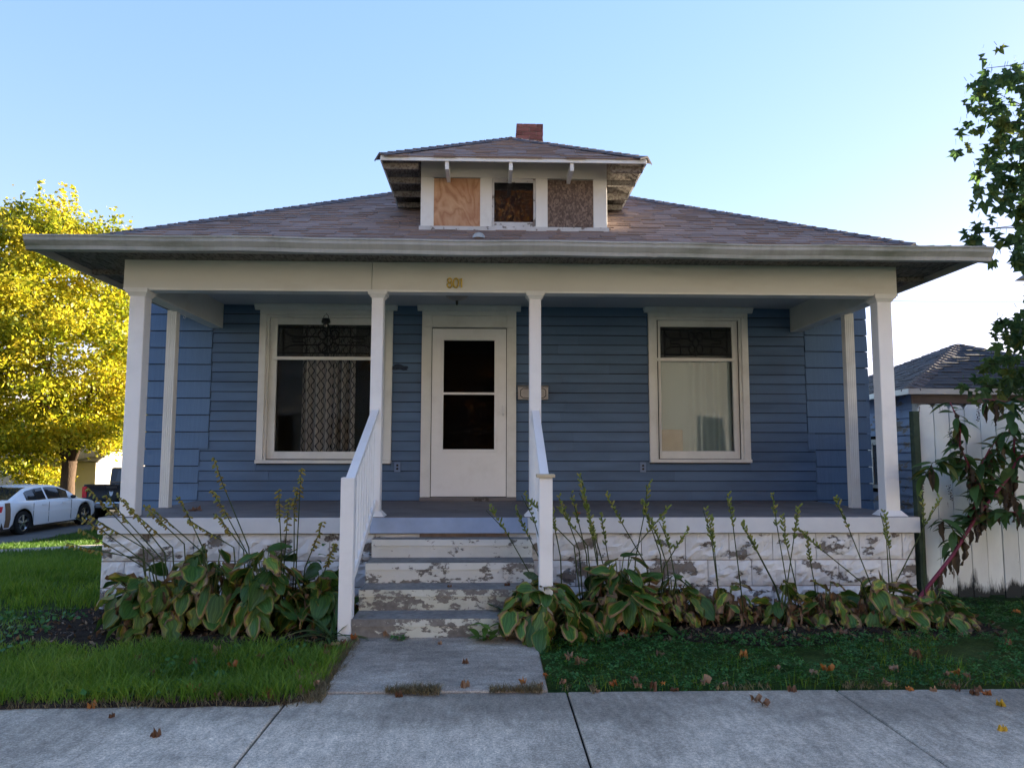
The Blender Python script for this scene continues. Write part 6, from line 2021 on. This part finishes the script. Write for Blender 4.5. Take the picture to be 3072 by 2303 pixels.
MT['bright'] = leafy('bright green leaf', [(0, (0.06, 0.13, 0.02, 1)), (1, (0.12, 0.22, 0.035, 1))], 0.35, kind='object')
MT['strap'] = leafy('strap leaf', [(0, (0.03, 0.08, 0.03, 1)), (0.8, (0.08, 0.14, 0.04, 1)), (1, (0.20, 0.18, 0.06, 1))], 0.3, kind='object')
strap = [lance_mesh('leaf', 'strap', 0.07, d, .1) for d in (0.7, 1.1)]
brl = [lance_mesh('leaf', 'bright', 0.42, d, .2) for d in (0.4, 0.8)]
pll = [lance_mesh('leaf', 'clover', 0.5, d, .2) for d in (0.4, 0.8)]
weed('strap_leaved_plant', 'strap-leaved plant in front of the left newel post', (-1.33, -1.08), 26, strap, (0.22, 0.42), (0.2, 1.2))
weed('weed', 'bright green broad-leaved weed at the right end of the bottom step', (-0.16, -1.14), 16, brl, (0.09, 0.17), (0.0, 0.9), 0.14)
weed('weed', 'low dark clover tuft against the left half of the bottom step', (-0.80, -1.10), 40, pll, (0.03, 0.05), (-0.1, 0.8), 0.04)
weed('weed', 'vine-like sprig showing above the left hostas by the newel post', (-1.60, -0.30), 14, pll, (0.06, 0.10), (-0.3, 0.6), 0.62)


# ------------------------------------------------------------------ lawn, ground cover, litter
def blades(name, x, y, zfun, h, w, m, label, lean=0.5):
    n = len(x)
    z = np.array([zfun(a, b) for a, b in zip(x, y)])
    az = RNG.uniform(0, 2 * math.pi, n); la = RNG.uniform(0, 2 * math.pi, n)
    hh = h * RNG.uniform(0.5, 1.35, n) * np.array([1 + 0.9 * mnoise.noise(Vector((a * 1.9, b * 1.9, 4))) for a, b in zip(x, y)]); ww = w * RNG.uniform(0.7, 1.4, n); ln = lean * RNG.uniform(0.2, 1.3, n)
    c = np.stack([x, y, z], 1)
    s = np.stack([np.cos(az), np.sin(az), np.zeros(n)], 1) * ww[:, None]
    d = np.stack([np.cos(la) * ln, np.sin(la) * ln, np.ones(n)], 1) * hh[:, None]
    m1 = c + d * np.array([0.35, 0.35, 0.6]); tp_ = c + d * np.array([1.0, 1.0, 1 - 0.0])
    v = np.stack([c - s, c + s, m1 - s * 0.8, m1 + s * 0.8, tp_], 1).reshape(-1, 3)
    b = np.arange(n)[:, None] * 5
    f = np.concatenate([b + np.array([0, 1, 3]), b + np.array([0, 3, 2]), b + np.array([2, 3, 4])])
    return pyobj(name, v, f, m, None, kind='stuff', label=label)


def scatter(n, x0, x1, y0, y1, keep=None):
    x = RNG.uniform(x0, x1, n); y = RNG.uniform(y0, y1, n)
    if keep is not None:
        k = np.array([keep(a, b) for a, b in zip(x, y)]); x, y = x[k], y[k]
    return x, y


def bare(a, b):
    # worn earth beside the porch corner
    return math.hypot((a + 3.95) / 0.55, (b + 0.55) / 0.75) + 0.35 * mnoise.noise(Vector((a * 4, b * 4, 0)))


def edge(y, x):
    lim = SW0 if x > 0 else -2.43 + 0.16 * sm(-1.32, -1.13, x)
    return y > lim + 0.03 + 0.035 * mnoise.noise(Vector((x * 4, 0, 1)))


def gl(x, y):
    return max(gz(x, y), SWZ + 0.012) if y < SW0 + 0.06 else gz(x, y)


def keepL(a, b):
    if a > -1.16 - 0.02 * math.sin(b * 20): return False
    if not edge(b, a): return False
    if a > -3.68 and b > -1.22 + 0.10 * math.sin(a * 7): return False
    if bare(a, b) < 0.95: return random.random() < 0.14
    return mnoise.noise(Vector((a * 1.7, b * 1.7, 5))) > -0.62 or random.random() < 0.4


x, y = scatter(52000, -5.6, -1.13, -2.47, -0.2, keepL)
blades('lawn', x, y, gl, 0.08, 0.0026, 'grass', 'green uneven lawn left of the path', 0.95)
x, y = scatter(60000, -9.5, -3.66, -0.2, 7.5, keepL)
blades('lawn', x, y, gz, 0.085, 0.004, 'grass', 'green lawn beside the left end of the porch', 0.6)


x, y = scatter(2600, -5.4, -1.2, -2.38, -0.1, lambda a, b: keepL(a, b) and mnoise.noise(Vector((a * 1.2, b * 1.2, 33))) > 0.05 or bare(a, b) < 1.1 and a < -3.5)
cen = np.stack([x, y, np.array([gl(a, b) for a, b in zip(x, y)]) + RNG.uniform(0.02, 0.06, len(x))], 1)
v, f = leaf_quads(cen, 0.045, 1.2, 0.75)
pyobj('lawn_weeds', v, f, 'clover', None, kind='stuff', label='small broad-leaved weeds mixed into the left lawn')


def keepF(a, b):
    # leave the footpath clear
    pts = [(-14, 7.2), (-10.4, 8.9), (-9.0, 10.6), (-7.5, 12.4)]
    for (p, q), (r, s) in zip(pts, pts[1:]):
        L = math.hypot(r - p, s - q); t = max(0, min(1, ((a - p) * (r - p) + (b - q) * (s - q)) / L / L))
        if math.hypot(a - p - t * (r - p), b - q - t * (s - q)) < 0.42: return False
    return a > -13.1 or b < 12.7


x, y = scatter(70000, -17, -4.4, 6.5, 20, keepF)
blades('lawn', x, y, gz, 0.085, 0.008, 'grass_far', 'brighter lawn beyond the porch up to the parked white car', 0.6)


def keepR(a, b):
    if a < 0.245 + 0.02 * math.sin(b * 17): return False
    if not edge(b, a): return False
    if a < 4.0 and b > -1.08 + 0.12 * mnoise.noise(Vector((a * 3, 0, 8))): return random.random() < 0.05
    return True


x, y = scatter(14000, 0.2, 6.5, -2.25, 0.05, lambda a, b: keepR(a, b) and mnoise.noise(Vector((a * 1.6, b * 1.6, 21))) > -0.45)
n = len(x)
hh = RNG.uniform(0.02, 0.075, n) * np.array([0.75 + 0.6 * mnoise.noise(Vector((a * 2, b * 2, 2))) for a, b in zip(x, y)])
zz = np.array([gz(a, b) for a, b in zip(x, y)]) + np.abs(hh) + 0.008
az = RNG.uniform(0, 6.283, n); sz = RNG.uniform(0.012, 0.023, n)
tx, ty = RNG.normal(0, 0.35, n), RNG.normal(-0.2, 0.35, n)
V = []
for k in range(3):
    a = az + k * 2.094
    def pt(rr, da, lift):
        px, py = np.cos(a + da) * rr, np.sin(a + da) * rr
        return np.stack([x + px, y + py, zz + px * tx + py * ty + lift], 1)
    V.append(np.stack([pt(sz * 0.12, 0, 0), pt(sz * 1.0, -0.55, 0.002), pt(sz * 1.25, 0, -0.002), pt(sz * 1.0, 0.55, 0.002)], 1))
V = np.stack(V, 1).reshape(-1, 3)
pyobj('clover', V, np.arange(len(V)).reshape(-1, 4), 'clover', None, kind='stuff', label='dark green clover covering the strip right of the path')
x, y = scatter(9000, 0.25, 6.5, -2.25, -0.0, lambda a, b: keepR(a, b) and (mnoise.noise(Vector((a * 1.3, b * 2, 7))) > 0.1 or b < -2.02))
blades('grass_tufts', x, y, gz, 0.07, 0.0022, 'grass', 'grass blades growing among the clover right of the path', 0.7)
# dry thatch along the sidewalk edge, in the joint between path and sidewalk and along the path
ex, ey = scatter(12000, -5, 6, -2.46, SW0 + 0.07, lambda a, b: ((a < -1.2 and b < -2.34) or (a > 0.3 and b > SW0 - 0.02)) and mnoise.noise(Vector((a * 2.5, 0, 3))) > (-0.35 if a < 0 else 0.05))
jx, jy = scatter(5200, -1.0, 0.5, -2.28, -2.14, lambda a, b: mnoise.noise(Vector((a * 3.3 + 0.4, 0, 0))) > -0.02 and abs(b + 2.212) < 0.055 * (0.3 + abs(math.sin(a * 4.1))))
px_, py_ = scatter(2500, -1.2, -1.08, -2.4, -1.1, lambda a, b: True)
x = np.concatenate([ex, jx, px_]); y = np.concatenate([ey, jy, py_])
blades('dry_grass', x, y, lambda a, b: SWZ + 0.004 if b < -2.1 else gz(a, b), 0.035, 0.0018, 'drygrass', 'dry brown thatch along the concrete edges and in the joint', 1.3)
# withered scraps on the beds
x, y = scatter(2600, -3.65, 4.0, -1.2, 0.0, lambda a, b: (a < -1.2 or a > 0.3))
cen = np.stack([x, y, np.array([gz(a, b) for a, b in zip(x, y)]) + RNG.uniform(0.01, 0.05, len(x))], 1)
v, f = leaf_quads(cen, 0.05, 0.5, 0.45)
pyobj('leaf_litter', v, f, 'litter', None, kind='stuff', label='brown leaf litter scattered over the soil beds')

# ------------------------------------------------------------------ fallen leaves
FM = {}
for m_ in ('fall_o', 'fall_b', 'fall_t', 'fall_y'):
    FM[m_] = [maple_leaf_mesh('fallen_leaf', m_, c, s) for s, c in ((1, 0.5), (2, 0.9), (3, -0.7), (4, 1.2))]


def fall(x, y, m_, sz, label, group=None, tilt=0.22):
    if SW1 < y < SW0 and (x > -1.15 or y < -2.42): z = SWZ
    elif -1.115 < x < 0.225 and y < -1.06: z = -0.800 - 0.032 * min(1, (-1.03 - y) / 1.4)
    else: z = gz(x, y) + (0.045 if y < -1.25 or x > 4 else 0.03)
    me = FM[m_][rgh.randrange(4)]
    M4 = Matrix.Translation((x, y, z + 0.10 * sz + 0.006)) @ Euler((rgh.uniform(-tilt, tilt), rgh.uniform(-tilt, tilt), rgh.uniform(0, 6.28)), 'XYZ').to_matrix().to_4x4() @ Matrix.Translation((0, -0.35 * sz, 0)) @ Matrix.Scale(sz, 4)
    o = put('fallen_leaf', me, None, M4, label=label, category='leaf')
    if group: o['group'] = group
    return o


UNIQ_L = {0: ('fall_o', 0.10, 'bright orange fallen leaf standing at the left lawn edge'), 3: ('fall_b', 0.09, 'lone brown leaf lying on the left sidewalk slab'),
          2: ('fall_b', 0.05, 'tiny brown leaf on the left sidewalk near the lawn'), 10: ('fall_t', 0.11, 'pale pink-tan leaf at the lower left corner of the path'),
          16: ('fall_t', 0.10, 'tan leaf on the path in front of the bottom step'), 17: ('fall_t', 0.05, 'small tan scrap on the path near the steps'), 18: ('fall_b', 0.07, 'curled brown leaf in the middle of the path'),
          20: ('fall_t', 0.12, 'tan leaf lying on the left lawn below the hostas'), 28: ('fall_b', 0.07, 'leaf lying in the dry tuft at the joint')}
for i, (x, y) in enumerate(FL):
    if i in UNIQ_L: fall(x, y, *UNIQ_L[i][:2], UNIQ_L[i][2])
    else:
        if x > -1.45 and y > -2.3: lab, g = 'brown leaf piled along the left edge of the path', 'leaves along the left edge of the path'
        elif y < -2.2: lab, g = 'brown leaf lying where the left lawn meets the sidewalk', 'leaves at the left lawn edge'
        else: lab, g = 'dull leaf half sunk in the left lawn', 'leaves in the left lawn'
        fall(x, y, rgh.choice(['fall_b', 'fall_b', 'fall_o', 'fall_t']), rgh.uniform(0.06, 0.10), lab, g)
UNIQ_R = {4: ('fall_t', 0.12, 'large pinkish tan leaf on the clover beside the path'), 15: ('fall_t', 0.09, 'pale tan leaf on the middle sidewalk slab'), 16: ('fall_b', 0.08, 'red-brown leaf next to the pale one on the sidewalk'),
          35: ('fall_y', 0.08, 'bright yellow leaf on the right sidewalk slab'), 36: ('fall_y', 0.07, 'dull yellow leaf lowest on the right sidewalk slab'), 23: ('fall_b', 0.14, 'large red-brown leaf at the front of the right bed'),
          24: ('fall_b', 0.12, 'big rusty leaf standing in the clover at right'), 22: ('fall_o', 0.11, 'orange leaf standing upright in the clover'), 13: ('fall_t', 0.10, 'crumpled pink-tan leaf at the clover edge')}
for i, (x, y) in enumerate(FR):
    if i in UNIQ_R: fall(x, y, *UNIQ_R[i][:2], UNIQ_R[i][2])
    else:
        if y < -2.0: lab, g = 'orange-brown leaf along the edge of clover and sidewalk', 'leaves along the clover edge'
        else: lab, g = 'dull leaf scattered on the clover', 'leaves on the clover'
        fall(x, y, rgh.choice(['fall_b', 'fall_b', 'fall_o', 'fall_t']), rgh.uniform(0.05, 0.09), lab, g)
fall(0.02, -0.62, 'fall_b', 0.08, 'brown leaf lying on the third step', None).location.z = -0.492
fall(-0.45, -0.66, 'fall_b', 0.06, 'small brown scrap in the middle of the third step', None).location.z = -0.494
fall(-3.05, 0.75, 'fall_b', 0.17, 'crumpled dark leaf on the left end of the porch floor', None, 0.1).location.z = 0.02
fall(0.72, 0.35, 'fall_o', 0.08, 'orange leaf on the porch floor by the right middle post', None, 0.2).location.z = 0.012

ORD = ['first', 'second', 'third', 'fourth', 'fifth', 'sixth', 'seventh', 'eighth', 'ninth', 'tenth', 'eleventh', 'twelfth', 'thirteenth', 'fourteenth', 'fifteenth', 'sixteenth', 'seventeenth', 'eighteenth', 'nineteenth', 'twentieth', 'twenty-first', 'twenty-second', 'twenty-third', 'twenty-fourth', 'twenty-fifth']
for g_, key, lab in (('leaves along the clover edge', 0, '%s leaf from the path along the edge of clover and sidewalk'), ('leaves along the left edge of the path', 1, '%s brown leaf up from the sidewalk along the left path edge'),
                     ('leaves in the left lawn', 0, '%s dull leaf from the left half sunk in the left lawn'), ('leaves on the clover', 0, '%s dull leaf from the path scattered on the clover'),
                     ('leaves at the left lawn edge', 0, '%s brown leaf from the left where lawn meets sidewalk')):
    for k, o in enumerate(sorted([o for o in COL.objects if o.get('group') == g_], key=lambda o: o.matrix_basis.translation[key])):
        o['label'] = lab % ORD[k]

# ------------------------------------------------------------------ overhead wires far behind on the right
wr_ = thing('power_line', 'thin overhead wires in the bright sky right of the house', 'wire', (30, 60, 0))
for dz in (0, 0.55, 5.5):
    MB().tube([(x, 60, 9.2 + dz + 0.0006 * (x - 40) ** 2) for x in range(-40, 121, 10)], 0.02, 4).build('wire', 'black', wr_)
